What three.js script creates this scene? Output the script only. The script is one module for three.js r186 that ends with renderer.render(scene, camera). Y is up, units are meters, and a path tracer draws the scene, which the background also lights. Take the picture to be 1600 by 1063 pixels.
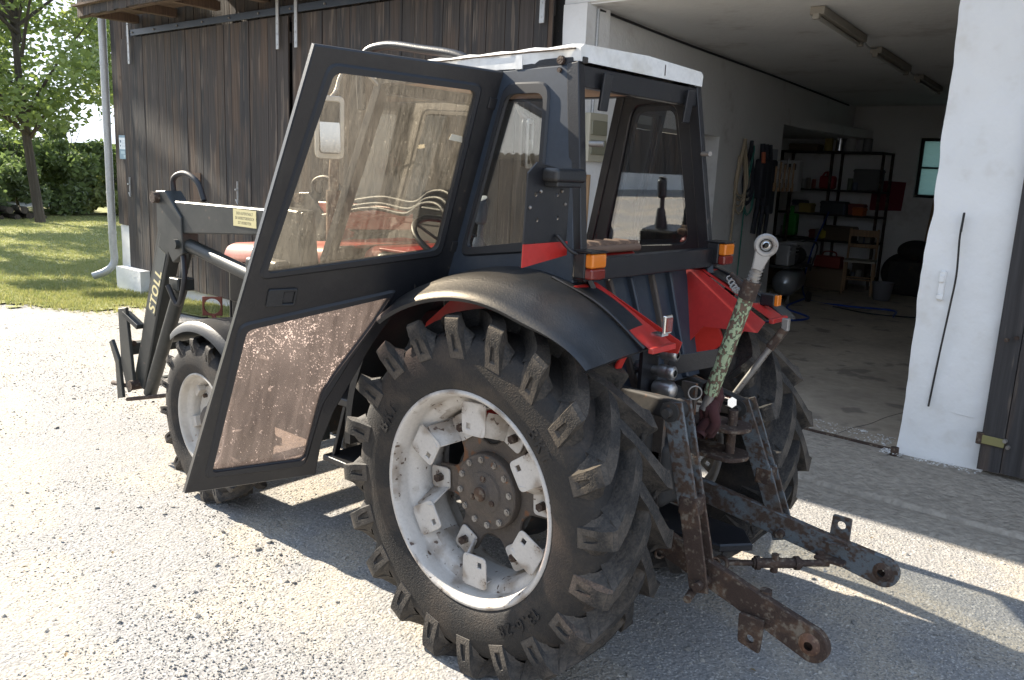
import * as THREE from 'three';
import { mergeGeometries, mergeVertices, toCreasedNormals } from 'three/addons/utils/BufferGeometryUtils.js';
import { RoundedBoxGeometry } from 'three/addons/geometries/RoundedBoxGeometry.js';
import { FontLoader } from 'three/addons/loaders/FontLoader.js';
import { TextGeometry } from 'three/addons/geometries/TextGeometry.js';

// ---------------------------------------------------------------- camera, sky, sun, exposure
const scene = new THREE.Scene();
const V = (x, y, z) => new THREE.Vector3(x, y, z);
const camera = new THREE.PerspectiveCamera(44.19, 1024 / 680, 0.05, 900);
{
  const yaw = 0.70639, pitch = 0.20042, roll = 0.045741;
  const F = V(-Math.sin(yaw) * Math.cos(pitch), -Math.sin(pitch), -Math.cos(yaw) * Math.cos(pitch));
  const R0 = F.clone().cross(V(0, 1, 0)).normalize(), U0 = R0.clone().cross(F);
  const R = R0.clone().multiplyScalar(Math.cos(roll)).addScaledVector(U0, Math.sin(roll));
  const U = U0.clone().multiplyScalar(Math.cos(roll)).addScaledVector(R0, -Math.sin(roll));
  camera.position.set(1.8851, 1.7732, 2.7281);
  camera.quaternion.setFromRotationMatrix(new THREE.Matrix4().makeBasis(R, U, F.clone().negate()));
}
const SUN_EL = 31 * Math.PI / 180;
const sunDir = V(-1, Math.tan(SUN_EL), 0.09).normalize();
const sun = new THREE.DirectionalLight(new THREE.Color(1, 0.90, 0.75), 5.0);
sun.position.copy(sunDir).multiplyScalar(40); sun.castShadow = true; sun.shadow.mapSize.set(4096, 4096);
Object.assign(sun.shadow.camera, { left: -30, right: 30, top: 30, bottom: -30, near: 1, far: 110 });
scene.add(sun, sun.target);
{
  const W = 512, H = 256, d = new Float32Array(W * H * 4);
  for (let j = 0; j < H; j++) for (let i = 0; i < W; i++) {
    const el = ((j + 0.5) / H - 0.5) * Math.PI, az = ((i + 0.5) / W - 0.5) * 2 * Math.PI;
    const v = V(Math.cos(el) * Math.cos(az), Math.sin(el), Math.cos(el) * Math.sin(az));
    const t = Math.pow(Math.max(0, Math.sin(el)), 0.55), ang = Math.acos(Math.min(1, v.dot(sunDir)));
    const glow = 0.35 * Math.exp(-ang / 0.3);
    const k = (j * W + i) * 4;
    d[k] = 0.56 + (0.165 - 0.56) * t + glow; d[k + 1] = 0.60 + (0.24 - 0.60) * t + glow * 0.95; d[k + 2] = 0.66 + (0.37 - 0.66) * t + glow * 0.86; d[k + 3] = 1;
  }
  const sky = new THREE.DataTexture(d, W, H, THREE.RGBAFormat, THREE.FloatType);
  sky.mapping = THREE.EquirectangularReflectionMapping; sky.magFilter = THREE.LinearFilter; sky.needsUpdate = true;
  scene.background = sky; scene.environment = sky;
}
const renderer = new THREE.WebGLRenderer({ antialias: true });
renderer.toneMapping = THREE.LinearToneMapping;
renderer.toneMappingExposure = 3.4;
renderer.shadowMap.enabled = true;

// ---------------------------------------------------------------- helpers
let seed = 12345;
const rnd = () => { seed = (seed * 1664525 + 1013904223) >>> 0; return seed / 4294967296; };
const rr = (a, b) => a + (b - a) * rnd();
const clamp = (x, a = 0, b = 1) => Math.min(b, Math.max(a, x));
const smooth = (a, b, x) => { const t = clamp((x - a) / (b - a)); return t * t * (3 - 2 * t); };
const hash = (i, j, s) => { let h = (Math.imul(i, 374761393) + Math.imul(j, 668265263) + Math.imul(s, 2147483647 ^ 1274126177)) | 0; h = Math.imul(h ^ (h >>> 13), 1274126177); return ((h ^ (h >>> 16)) >>> 0) / 4294967296; };
function vnoise(x, y, px, py, s) {
  const i = Math.floor(x), j = Math.floor(y), fx = x - i, fy = y - j, u = fx * fx * (3 - 2 * fx), v = fy * fy * (3 - 2 * fy);
  const m = (a, p) => ((a % p) + p) % p, a = m(i, px), b = m(i + 1, px), c = m(j, py), d = m(j + 1, py);
  const n0 = hash(a, c, s), n1 = hash(b, c, s), n2 = hash(a, d, s), n3 = hash(b, d, s);
  return n0 + (n1 - n0) * u + (n2 - n0) * v + (n0 - n1 - n2 + n3) * u * v;
}
function fbm(u, v, fx, fy, oct, s) { let a = 0, w = 0.5, t = 0; for (let o = 0; o < oct; o++) { a += w * vnoise(u * fx, v * fy, fx, fy, s + o); t += w; w *= 0.5; fx *= 2; fy *= 2; } return a / t; }
const enc = (x) => Math.round(255 * (x <= 0.0031308 ? 12.92 * clamp(x) : 1.055 * Math.pow(clamp(x), 1 / 2.4) - 0.055));
function setup(t, m, mv) { t.wrapS = t.wrapT = THREE.RepeatWrapping; t.magFilter = THREE.LinearFilter; t.repeat.set(1 / m, 1 / (mv || m)); t.needsUpdate = true; return t; }
function ctex(n, m, fn, mv, h = n) {            // colour map, fn returns linear rgb, the tile is m metres wide
  const d = new Uint8Array(n * h * 4);
  for (let j = 0; j < h; j++) for (let i = 0; i < n; i++) { const c = fn((i + 0.5) / n, (j + 0.5) / h), k = (j * n + i) * 4; d[k] = enc(c[0]); d[k + 1] = enc(c[1]); d[k + 2] = enc(c[2]); d[k + 3] = 255; }
  const t = new THREE.DataTexture(d, n, h); t.colorSpace = THREE.SRGBColorSpace; return setup(t, m, mv);
}
function gtex(n, m, fn, mv, h = n) {            // scalar map
  const d = new Uint8Array(n * h * 4);
  for (let j = 0; j < h; j++) for (let i = 0; i < n; i++) { const c = Math.round(255 * clamp(fn((i + 0.5) / n, (j + 0.5) / h))), k = (j * n + i) * 4; d[k] = d[k + 1] = d[k + 2] = c; d[k + 3] = 255; }
  return setup(new THREE.DataTexture(d, n, h), m, mv);
}
const mix3 = (a, b, t) => [a[0] + (b[0] - a[0]) * t, a[1] + (b[1] - a[1]) * t, a[2] + (b[2] - a[2]) * t];
const std = (o) => { const c = o.rgb; delete o.rgb; const m = new (o.phys ? THREE.MeshPhysicalMaterial : THREE.MeshStandardMaterial)(); delete o.phys; if (c) m.color.setRGB(...c); Object.assign(m, o); m.side = THREE.DoubleSide; return m; };

function boxUV(g, off = 0) {                    // uv in metres from the side a face points to
  if (g.index) g = g.toNonIndexed();
  const p = g.attributes.position, uv = new Float32Array(p.count * 2), a = V(), b = V(), c = V();
  for (let i = 0; i < p.count; i += 3) {
    a.fromBufferAttribute(p, i); b.fromBufferAttribute(p, i + 1); c.fromBufferAttribute(p, i + 2);
    const n = b.clone().sub(a).cross(c.clone().sub(a)), ax = Math.abs(n.x), ay = Math.abs(n.y), az = Math.abs(n.z);
    for (const [k, q] of [[0, a], [1, b], [2, c]]) {
      const w = ax >= ay && ax >= az ? [q.z, q.y] : ay >= az ? [q.x, q.z] : [q.x, q.y];
      uv[(i + k) * 2] = w[0] + off; uv[(i + k) * 2 + 1] = w[1] + off * 1.7;
    }
  }
  g.setAttribute('uv', new THREE.BufferAttribute(uv, 2)); return g;
}
const clean = (g) => { g = g.index ? g.toNonIndexed() : g; for (const k of Object.keys(g.attributes)) if (!['position', 'normal', 'uv'].includes(k)) g.deleteAttribute(k); if (!g.attributes.uv) g.setAttribute('uv', new THREE.BufferAttribute(new Float32Array(g.attributes.position.count * 2), 2)); return g; };
const merge = (list) => mergeGeometries(list.map(clean));
const used = {};
const numbered = (n) => { used[n] = (used[n] ?? -1) + 1; return used[n] ? n + '_' + String(used[n]).padStart(3, '0') : n; };
function mesh(name, geos, mat, parent, keepUV) {
  let g = Array.isArray(geos) ? (geos.length > 1 ? merge(geos) : geos[0]) : geos;
  if (!keepUV) g = boxUV(g);
  const m = new THREE.Mesh(g, mat); m.name = (!parent || parent === scene) ? numbered(name) : name; m.castShadow = m.receiveShadow = true;
  (parent || scene).add(m); return m;
}
function tag(o, label, category, group) { Object.assign(o.userData, { label, category }); if (group) o.userData.group = group; return o; }
function struct(o) { o.userData.kind = 'structure'; return o; }
function thing(name, label, category, group, pos) { const g = new THREE.Group(); g.name = numbered(name); scene.add(g); if (pos) g.position.set(...pos); return tag(g, label, category, group); }
function part(name, parent) { const g = new THREE.Group(); g.name = name; parent.add(g); return g; }

const box = (x0, x1, y0, y1, z0, z1, r = 0) => {
  const w = Math.abs(x1 - x0), h = Math.abs(y1 - y0), d = Math.abs(z1 - z0);
  const g = r ? new RoundedBoxGeometry(w, h, d, 2, Math.min(r, w / 2.01, h / 2.01, d / 2.01)) : new THREE.BoxGeometry(w, h, d);
  return g.translate((x0 + x1) / 2, (y0 + y1) / 2, (z0 + z1) / 2);
};
function along(g, a, b, up = V(0, 1, 0)) {       // geometry built along +y centred at 0 -> from a to b
  const d = b.clone().sub(a), y = d.clone().normalize(); let z = up.clone(); if (Math.abs(z.dot(y)) > 0.95) z = V(1, 0, 0);
  const x = y.clone().cross(z).normalize(); z = x.clone().cross(y).normalize();
  return g.applyMatrix4(new THREE.Matrix4().makeBasis(x, y, z).setPosition(a.clone().add(b).multiplyScalar(0.5)));
}
const A3 = (p) => (p.isVector3 ? p : V(...p));
const bar = (a, b, w, h, up, r = 0.004) => { a = A3(a); b = A3(b); return along(new RoundedBoxGeometry(w, a.distanceTo(b), h, 1, Math.min(r, w / 2.1, h / 2.1)), a, b, up ? A3(up) : undefined); };
const rod = (a, b, r0, r1 = r0, n = 14) => { a = A3(a); b = A3(b); return along(new THREE.CylinderGeometry(r1, r0, a.distanceTo(b), n), a, b); };
const tube = (pts, r, n = 40, k = 8) => new THREE.TubeGeometry(new THREE.CatmullRomCurve3(pts.map(A3)), n, r, k);
function plate(pts, t, bevel = 0.002, holes) {   // polygon in xy, thickness t centred on z
  const s = new THREE.Shape(pts.map(([x, y]) => new THREE.Vector2(x, y)));
  for (const h of holes || []) s.holes.push(h instanceof THREE.Path ? h : new THREE.Path(h.map(([x, y]) => new THREE.Vector2(x, y))));
  return new THREE.ExtrudeGeometry(s, { depth: t - 2 * bevel, bevelEnabled: bevel > 0, bevelThickness: bevel, bevelSize: bevel, bevelOffset: -bevel, bevelSegments: 1, curveSegments: 10 }).translate(0, 0, -t / 2 + bevel);
}
const circ = (x, y, r) => { const p = new THREE.Path(); p.absarc(x, y, r, 0, Math.PI * 2, true); return p; };
function rounded(pts, r) {                       // round the corners of a polygon
  const out = [], n = pts.length;
  pts.forEach((p, i) => {
    const a = pts[(i + n - 1) % n], b = pts[(i + 1) % n], la = Math.hypot(a[0] - p[0], a[1] - p[1]), lb = Math.hypot(b[0] - p[0], b[1] - p[1]), q = Math.min(r, la * 0.45, lb * 0.45);
    const s = [p[0] + (a[0] - p[0]) / la * q, p[1] + (a[1] - p[1]) / la * q], e = [p[0] + (b[0] - p[0]) / lb * q, p[1] + (b[1] - p[1]) / lb * q];
    for (let k = 0; k <= 4; k++) { const t = k / 4; out.push([(1 - t) * (1 - t) * s[0] + 2 * t * (1 - t) * p[0] + t * t * e[0], (1 - t) * (1 - t) * s[1] + 2 * t * (1 - t) * p[1] + t * t * e[1]]); }
  });
  return out;
}
function inset(pts, d) { const c = pts.reduce((s, p) => [s[0] + p[0] / pts.length, s[1] + p[1] / pts.length], [0, 0]); return pts.map(([x, y]) => { const l = Math.hypot(x - c[0], y - c[1]); return [x + (c[0] - x) / l * d, y + (c[1] - y) / l * d]; }); }
const lathe = (pts, n = 64) => new THREE.LatheGeometry(pts.map(([r, z]) => new THREE.Vector2(r, z)), n).rotateX(Math.PI / 2);   // axis +z
function creased(g, a = 0.6) { g = clean(g); g.deleteAttribute('normal'); g.deleteAttribute('uv'); return toCreasedNormals(mergeVertices(g, 1e-5), a); }

// ---------------------------------------------------------------- materials
const wear = (base, dirt, chip, k, seedN, opt = {}) => ctex(512, opt.m || 0.8, (u, v) => {
  const a = fbm(u, v, 5, 5, 5, seedN), b = fbm(u, v, 24, 24, 3, seedN + 20), c = fbm(u, v, 60, 60, 2, seedN + 40);
  let col = mix3(base, dirt, clamp(smooth(0.42, 0.75, a) * (opt.dirt ?? 0.6) + (c - 0.5) * 0.15));
  col = mix3(col, chip, smooth(k, k + (opt.soft || 0.06), b * 0.6 + a * 0.4)); const g = 0.9 + 0.2 * c; return [col[0] * g, col[1] * g, col[2] * g];
});
const fineBump = gtex(256, 0.12, (u, v) => fbm(u, v, 30, 30, 3, 7));
const broadBump = gtex(512, 0.9, (u, v) => fbm(u, v, 8, 8, 5, 91));
const M = {
  rubber: std({ map: ctex(512, 0.5, (u, v) => { const a = fbm(u, v, 5, 5, 5, 3), b = fbm(u, v, 70, 70, 2, 9); return mix3([0.0115, 0.011, 0.011], [0.06, 0.045, 0.033], clamp(smooth(0.38, 0.75, a) * 0.55 + (b - 0.45) * 0.4)); }), roughness: 0.72, bumpMap: fineBump, bumpScale: 0.0015 }),
  lug: std({ map: ctex(512, 0.4, (u, v) => { const a = fbm(u, v, 6, 6, 5, 13), b = fbm(u, v, 80, 80, 2, 19); return mix3([0.017, 0.016, 0.0155], [0.105, 0.088, 0.07], clamp(smooth(0.34, 0.75, a) * 0.6 + (b - 0.45) * 0.5)); }), roughness: 0.75, bumpMap: fineBump, bumpScale: 0.002 }),
  rim: std({ map: wear([0.50, 0.475, 0.44], [0.27, 0.23, 0.19], [0.085, 0.055, 0.04], 0.65, 31, { dirt: 1.0, m: 0.36 }), roughness: 0.5, bumpMap: fineBump, bumpScale: 0.0006 }),
  rimF: std({ map: wear([0.50, 0.47, 0.42], [0.30, 0.25, 0.2], [0.14, 0.07, 0.035], 0.71, 36), roughness: 0.6 }),
  hub: std({ map: wear([0.075, 0.062, 0.052], [0.13, 0.10, 0.075], [0.17, 0.075, 0.035], 0.66, 41), roughness: 0.7, bumpMap: fineBump, bumpScale: 0.0015 }),
  black: std({ map: wear([0.009, 0.0095, 0.012], [0.028, 0.027, 0.026], [0.07, 0.055, 0.045], 0.745, 51, { dirt: 0.45 }), roughness: 0.36, bumpMap: fineBump, bumpScale: 0.0004 }),
  steelBlue: std({ map: wear([0.02, 0.029, 0.043], [0.04, 0.045, 0.052], [0.1, 0.08, 0.06], 0.76, 56, { dirt: 0.5 }), roughness: 0.45 }),
  plastic: std({ map: wear([0.011, 0.013, 0.016], [0.034, 0.031, 0.028], [0.06, 0.055, 0.05], 0.77, 61, { dirt: 0.7 }), roughness: 0.43, bumpMap: fineBump, bumpScale: 0.0006 }),
  seal: std({ rgb: [0.012, 0.013, 0.016], roughness: 0.5 }),
  red: std({ map: wear([0.42, 0.022, 0.018], [0.30, 0.035, 0.028], [0.12, 0.09, 0.08], 0.72, 71, { dirt: 0.7 }), roughness: 0.42 }),
  hood: std({ map: wear([0.36, 0.10, 0.075], [0.40, 0.19, 0.15], [0.3, 0.2, 0.16], 0.75, 79, { dirt: 0.9 }), roughness: 0.4 }),
  roof: std({ map: wear([0.68, 0.68, 0.66], [0.52, 0.50, 0.44], [0.24, 0.19, 0.13], 0.7, 81, { dirt: 0.8 }), roughness: 0.55, bumpMap: broadBump, bumpScale: 0.004 }),
  headliner: std({ map: wear([0.40, 0.29, 0.20], [0.30, 0.22, 0.15], [0.26, 0.18, 0.12], 0.8, 86), roughness: 0.9 }),
  rust: std({ map: wear([0.045, 0.028, 0.021], [0.095, 0.056, 0.035], [0.16, 0.135, 0.105], 0.52, 101, { dirt: 0.9, m: 0.3, soft: 0.22 }), roughness: 0.8, metalness: 0.15, bumpMap: fineBump, bumpScale: 0.002 }),
  rustPaint: std({ map: wear([0.10, 0.115, 0.125], [0.075, 0.058, 0.045], [0.055, 0.033, 0.022], 0.44, 111, { dirt: 1.1, m: 0.3, soft: 0.2 }), roughness: 0.65, bumpMap: fineBump, bumpScale: 0.0015 }),
  greenFlake: std({ map: ctex(512, 0.25, (u, v) => { const a = fbm(u, v, 30, 22, 4, 121), b = fbm(u, v, 9, 9, 3, 127); return a > 0.53 ? [0.30, 0.36, 0.22] : a > 0.47 ? [0.06, 0.10, 0.06] : mix3([0.09, 0.055, 0.04], [0.16, 0.1, 0.06], b); }), roughness: 0.7, bumpMap: fineBump, bumpScale: 0.002 }),
  dark: std({ map: wear([0.022, 0.021, 0.02], [0.05, 0.042, 0.034], [0.09, 0.05, 0.03], 0.68, 131), roughness: 0.75, bumpMap: broadBump, bumpScale: 0.004 }),
  steel: std({ map: wear([0.30, 0.285, 0.265], [0.16, 0.135, 0.11], [0.10, 0.055, 0.035], 0.66, 141, { m: 0.3 }), roughness: 0.5, metalness: 0.55 }),
  chrome: std({ rgb: [0.72, 0.71, 0.69], roughness: 0.2, metalness: 1 }),
  nickel: std({ rgb: [0.42, 0.41, 0.40], roughness: 0.38, metalness: 0.9 }),
  amber: std({ phys: true, rgb: [0.62, 0.17, 0.012], roughness: 0.18, clearcoat: 0.6 }),
  redLens: std({ phys: true, rgb: [0.16, 0.016, 0.01], roughness: 0.2, clearcoat: 0.6 }),
  white: std({ rgb: [0.72, 0.71, 0.68], roughness: 0.5 }),
  loader: std({ map: wear([0.022, 0.026, 0.026], [0.045, 0.046, 0.042], [0.09, 0.07, 0.055], 0.74, 151, { dirt: 0.6 }), roughness: 0.45 }),
  rag: std({ map: wear([0.05, 0.015, 0.016], [0.028, 0.012, 0.012], [0.07, 0.028, 0.028], 0.7, 161), roughness: 0.95 }),
  hose: std({ rgb: [0.02, 0.02, 0.022], roughness: 0.55 }),
  galv: std({ map: wear([0.46, 0.47, 0.47], [0.36, 0.37, 0.37], [0.3, 0.3, 0.29], 0.8, 171), roughness: 0.5, metalness: 0.3 }),
};
// panes: dirt on the glass scatters the light that passes
const dustUp = gtex(1024, 0.9, (u, v) => { const a = fbm(u, v, 4, 4, 4, 211), w = fbm(u, v, 120, 18, 3, 215), s = fbm(u, v, 200, 200, 2, 219); return 0.125 + 0.04 * (a - 0.5) + 0.09 * (w - 0.5) + 0.05 * (s - 0.5) + (s > 0.9 ? 0.25 : 0); });
const dustLow = gtex(1024, 0.8, (u, v) => { const a = fbm(u, v, 3, 3, 4, 231), s = fbm(u, v, 260, 260, 2, 235), c = fbm(u, v, 40, 40, 2, 239); const k = fbm(u, v, 60, 7, 3, 243); return 0.2 + 0.1 * a + 0.1 * (k - 0.5) + 0.48 * smooth(0.84, 0.93, s + 0.17 * smooth(0.45, 0.7, a) + 0.12 * smooth(0.5, 0.8, c)); });
M.paneUp = std({ phys: true, rgb: [0.89, 0.845, 0.77], transmission: 1, thickness: 0, roughness: 1, roughnessMap: dustUp, ior: 1.5 });
M.paneLow = std({ phys: true, rgb: [0.62, 0.555, 0.535], transmission: 1, thickness: 0, roughness: 1, roughnessMap: dustLow, ior: 1.5 });
M.pane = std({ phys: true, rgb: [0.80, 0.82, 0.82], transmission: 1, thickness: 0, roughness: 0.015, ior: 2.5 });
M.paneFrost = std({ phys: true, rgb: [0.30, 0.40, 0.38], transmission: 1, thickness: 0, roughness: 0.75, bumpMap: gtex(256, 0.25, (u, v) => fbm(u, v, 6, 30, 3, 251)), bumpScale: 0.01, ior: 1.5 });
// wood
const woodTex = (s, base, brown, pale) => ctex(512, 0.8, (u, v) => {
  const warp = fbm(u, v, 4, 3, 3, s + 1) * 0.06, g = fbm(u + warp, v, 46, 3, 4, s + 2), f = fbm(u + warp, v, 170, 8, 2, s + 3), p = fbm(u, v, 7, 3, 4, s + 4), q = fbm(u, v, 30, 5, 4, s + 5);
  let c = mix3(base, brown, smooth(0.5, 0.72, p) * 0.75); c = mix3(c, pale, smooth(0.66, 0.76, q) * 0.55);
  const k = 0.55 + 0.6 * g + 0.35 * (f - 0.5); return [c[0] * k, c[1] * k, c[2] * k];
}, 2.4, 1024);
const woodBump = gtex(512, 0.8, (u, v) => 0.6 * fbm(u, v, 46, 3, 4, 302) + 0.4 * fbm(u, v, 170, 8, 2, 303), 2.4, 1024);
M.wood = [[310, [0.058, 0.051, 0.047], [0.105, 0.076, 0.057]], [330, [0.066, 0.056, 0.051], [0.125, 0.084, 0.058]], [350, [0.048, 0.045, 0.045], [0.09, 0.067, 0.053]]].map(([s, a, b]) => std({ map: woodTex(s, a, b, [0.2, 0.16, 0.125]), roughness: 0.88, bumpMap: woodBump, bumpScale: 0.006 }));
M.beam = std({ map: woodTex(370, [0.13, 0.085, 0.06], [0.2, 0.13, 0.085], [0.26, 0.2, 0.14]), roughness: 0.88, bumpMap: woodBump, bumpScale: 0.004 });
M.stick = std({ map: woodTex(390, [0.34, 0.21, 0.11], [0.26, 0.15, 0.08], [0.42, 0.28, 0.16]), roughness: 0.7 });
// walls and ground
const plasterBump = gtex(512, 1.4, (u, v) => 0.6 * fbm(u, v, 5, 5, 4, 401) + 0.4 * fbm(u, v, 40, 40, 3, 405));
M.plaster = std({ map: ctex(512, 1.7, (u, v) => { const a = fbm(u, v, 6, 6, 5, 411), b = fbm(u, v, 28, 28, 3, 415); return mix3(mix3([0.80, 0.80, 0.79], [0.72, 0.72, 0.70], a), [0.66, 0.64, 0.60], smooth(0.55, 0.8, b * 0.4 + a * 0.6) * 0.7); }), roughness: 0.92, bumpMap: plasterBump, bumpScale: 0.007 });
M.plasterIn = std({ map: ctex(512, 2.3, (u, v) => { const a = fbm(u, v, 5, 5, 5, 421), b = fbm(u, v, 26, 26, 3, 425); return mix3(mix3([0.79, 0.79, 0.77], [0.70, 0.69, 0.67], a), [0.58, 0.56, 0.53], smooth(0.55, 0.82, b * 0.35 + a * 0.65)); }), roughness: 0.92, bumpMap: plasterBump, bumpScale: 0.008 });
M.concrete = std({ map: ctex(512, 1.9, (u, v) => { const a = fbm(u, v, 4, 4, 5, 431), b = fbm(u, v, 60, 60, 3, 435), s = fbm(u, v, 22, 22, 4, 438); let c = mix3([0.38, 0.34, 0.285], [0.27, 0.24, 0.20], a); c = mix3(c, [0.40, 0.37, 0.325], smooth(0.7, 0.8, s) * 0.3); const k = 0.7 + 0.6 * b; return c.map((x) => x * k); }), roughness: 0.9, bumpMap: gtex(512, 1.9, (u, v) => 0.5 * fbm(u, v, 12, 12, 5, 441) + 0.5 * fbm(u, v, 90, 90, 2, 445)), bumpScale: 0.025 });
M.floor = std({ map: ctex(512, 2.6, (u, v) => { const a = fbm(u, v, 3, 3, 5, 451), b = fbm(u, v, 50, 50, 3, 455), s = fbm(u, v, 12, 12, 4, 458); let c = mix3([0.50, 0.435, 0.345], [0.37, 0.315, 0.25], smooth(0.3, 0.7, a)); c = mix3(c, [0.13, 0.115, 0.10], smooth(0.6, 0.75, s) * 0.6); const k = 0.85 + 0.3 * b; return c.map((x) => x * k); }), roughness: 0.8, bumpMap: broadBump, bumpScale: 0.005 });
M.gravel = std({ map: ctex(1024, 1.6, (u, v) => { const a = fbm(u, v, 5, 5, 5, 461), b = fbm(u, v, 190, 190, 2, 465), s = fbm(u, v, 210, 210, 2, 468); let c = mix3([0.262, 0.256, 0.248], [0.35, 0.315, 0.262], smooth(0.40, 0.66, a)); c = mix3(c, [0.17, 0.168, 0.165], smooth(0.55, 0.72, b) * 0.7); c = mix3(c, [0.52, 0.50, 0.47], smooth(0.66, 0.78, s) * 0.75); return c; }), roughness: 0.95, bumpMap: gtex(1024, 1.6, (u, v) => 0.7 * fbm(u, v, 190, 190, 2, 465) + 0.3 * fbm(u, v, 80, 80, 3, 475)), bumpScale: 0.006 });
M.soil = std({ map: ctex(512, 3.1, (u, v) => { const a = fbm(u, v, 6, 6, 5, 481), b = fbm(u, v, 70, 70, 2, 485); return mix3(mix3([0.20, 0.215, 0.075], [0.26, 0.26, 0.10], a), [0.31, 0.27, 0.18], smooth(0.55, 0.7, b * 0.4 + a * 0.6)); }), roughness: 1 });

// ---------------------------------------------------------------- ground
const gy = (x, z) => -0.26 * smooth(-3.4, -11.5, x) - 0.25 * smooth(-12, -30, x);
const lawnEdge = (z) => (z > -2.35 ? -8.6 - (z + 2.2) * 1.35 : -6.9) + 0.35 * Math.sin(z * 3.1) + 0.2 * Math.sin(z * 7.3 + 1);
{
  const N = 300, pos = [], idx = [], warp = (s) => Math.sign(s) * (9 * Math.abs(s) + 400 * Math.pow(Math.abs(s), 7));
  for (let j = 0; j <= N; j++) for (let i = 0; i <= N; i++) {
    const x = -3 + warp(2 * i / N - 1), z = -0.5 + warp(2 * j / N - 1);
    const near = smooth(14, 8, Math.hypot(x + 2, z));
    const inside = z < -2.15 && x > -2.7 ? 0 : 1;
    const bumps = near * inside * 0.009 * (fbm(x / 40 + 0.5, z / 40 + 0.5, 60, 60, 4, 17) - 0.62);
    pos.push(x, gy(x, z) - 0.004 + bumps - (inside ? 0 : 0.03), z);
  }
  for (let j = 0; j < N; j++) for (let i = 0; i < N; i++) { const a = j * (N + 1) + i; idx.push(a, a + N + 1, a + 1, a + 1, a + N + 1, a + N + 2); }
  const g = new THREE.BufferGeometry(); g.setAttribute('position', new THREE.Float32BufferAttribute(pos, 3)); g.setIndex(idx); g.computeVertexNormals();
  const uv = []; for (let i = 0; i < pos.length; i += 3) uv.push(pos[i] * 0.96 + pos[i + 2] * 0.28, pos[i + 2] * 0.96 - pos[i] * 0.28);
  g.setAttribute('uv', new THREE.Float32BufferAttribute(uv, 2));
  struct(tag(mesh('ground', g, M.gravel, scene, true), 'pale grey gravel yard with beige dust around the tractor', 'ground'));
}
function scatter(name, geo, mats, n, place, label, category) {
  const im = new THREE.InstancedMesh(geo, mats, n), m = new THREE.Matrix4(), q = new THREE.Quaternion(), e = new THREE.Euler(), s = V(1, 1, 1), p = V(), c = new THREE.Color();
  for (let i = 0; i < n; i++) { place(p, e, s, c); m.compose(p, q.setFromEuler(e), s); im.setMatrixAt(i, m); im.setColorAt(i, c); }
  im.name = name; im.castShadow = im.receiveShadow = true; im.userData = { kind: 'stuff', label, category }; scene.add(im); return im;
}
{
  const g = clean(new THREE.IcosahedronGeometry(1, 0)); const p = g.attributes.position, seen = {};
  for (let i = 0; i < p.count; i++) { const k = [p.getX(i), p.getY(i), p.getZ(i)].map((v) => v.toFixed(3)).join(); const f = seen[k] ??= rr(0.7, 1.25); p.setXYZ(i, p.getX(i) * f, p.getY(i) * f, p.getZ(i) * f); }
  g.computeVertexNormals();
  const mat = std({ roughness: 0.95 });
  scatter('gravel_stones', g, mat, 95000, (P, E, S, C) => {
    let x, z; do { const t = Math.pow(rnd(), 0.62); const d = 0.7 + 11 * t * t, a = rr(-0.66, 0.62) + 0.706; x = 1.885 - Math.sin(a) * d; z = 2.728 - Math.cos(a) * d; } while (z < -2.1 || x < lawnEdge(z) + rr(-0.6, 0.4));
    const r = 0.0022 + 0.0045 * Math.pow(rnd(), 3.4) + (rnd() < 0.0035 ? rr(0.005, 0.013) : 0);
    P.set(x, gy(x, z) - 0.006 + r * 0.25, z); E.set(rr(-0.5, 0.5), rr(0, 6.28), rr(-0.5, 0.5)); S.set(r * rr(0.8, 1.5), r * rr(0.3, 0.55), r * rr(0.8, 1.3));
    const k = Math.pow(rnd(), 1.5); C.setRGB(0.18 + 0.24 * k, 0.172 + 0.22 * k, 0.158 + 0.185 * k);
  }, 'loose grey and pale gravel stones scattered over the yard', 'gravel');
}
{
  const g = new THREE.BufferGeometry(); g.setAttribute('position', new THREE.Float32BufferAttribute([-1, 0, 0, 0, 0.25, 0.5, 1, 0.1, 0, -1, 0, 0, 1, 0.1, 0, 0, 0.3, -0.5], 3)); g.computeVertexNormals(); g.setAttribute('uv', new THREE.Float32BufferAttribute(new Float32Array(12), 2));
  scatter('dry_leaves', g, std({ roughness: 0.9 }), 110, (P, E, S, C) => { let x, z; do { const d = 1.2 + 8 * rnd(), a = rr(-0.6, 0.6) + 0.706; x = 1.885 - Math.sin(a) * d; z = 2.728 - Math.cos(a) * d; } while (z < -2.9); P.set(x, gy(x, z) + (z < -2.1 ? 0.03 : 0.006), z); E.set(rr(-0.2, 0.2), rr(0, 6.28), rr(-0.2, 0.2)); const s = rr(0.006, 0.016); S.set(s, s, s); const k = rnd(); C.setRGB(0.10 + 0.14 * k, 0.075 + 0.09 * k, 0.04 + 0.04 * k); }, 'dry brown leaf bits lying on the yard', 'leaves');
}
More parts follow.
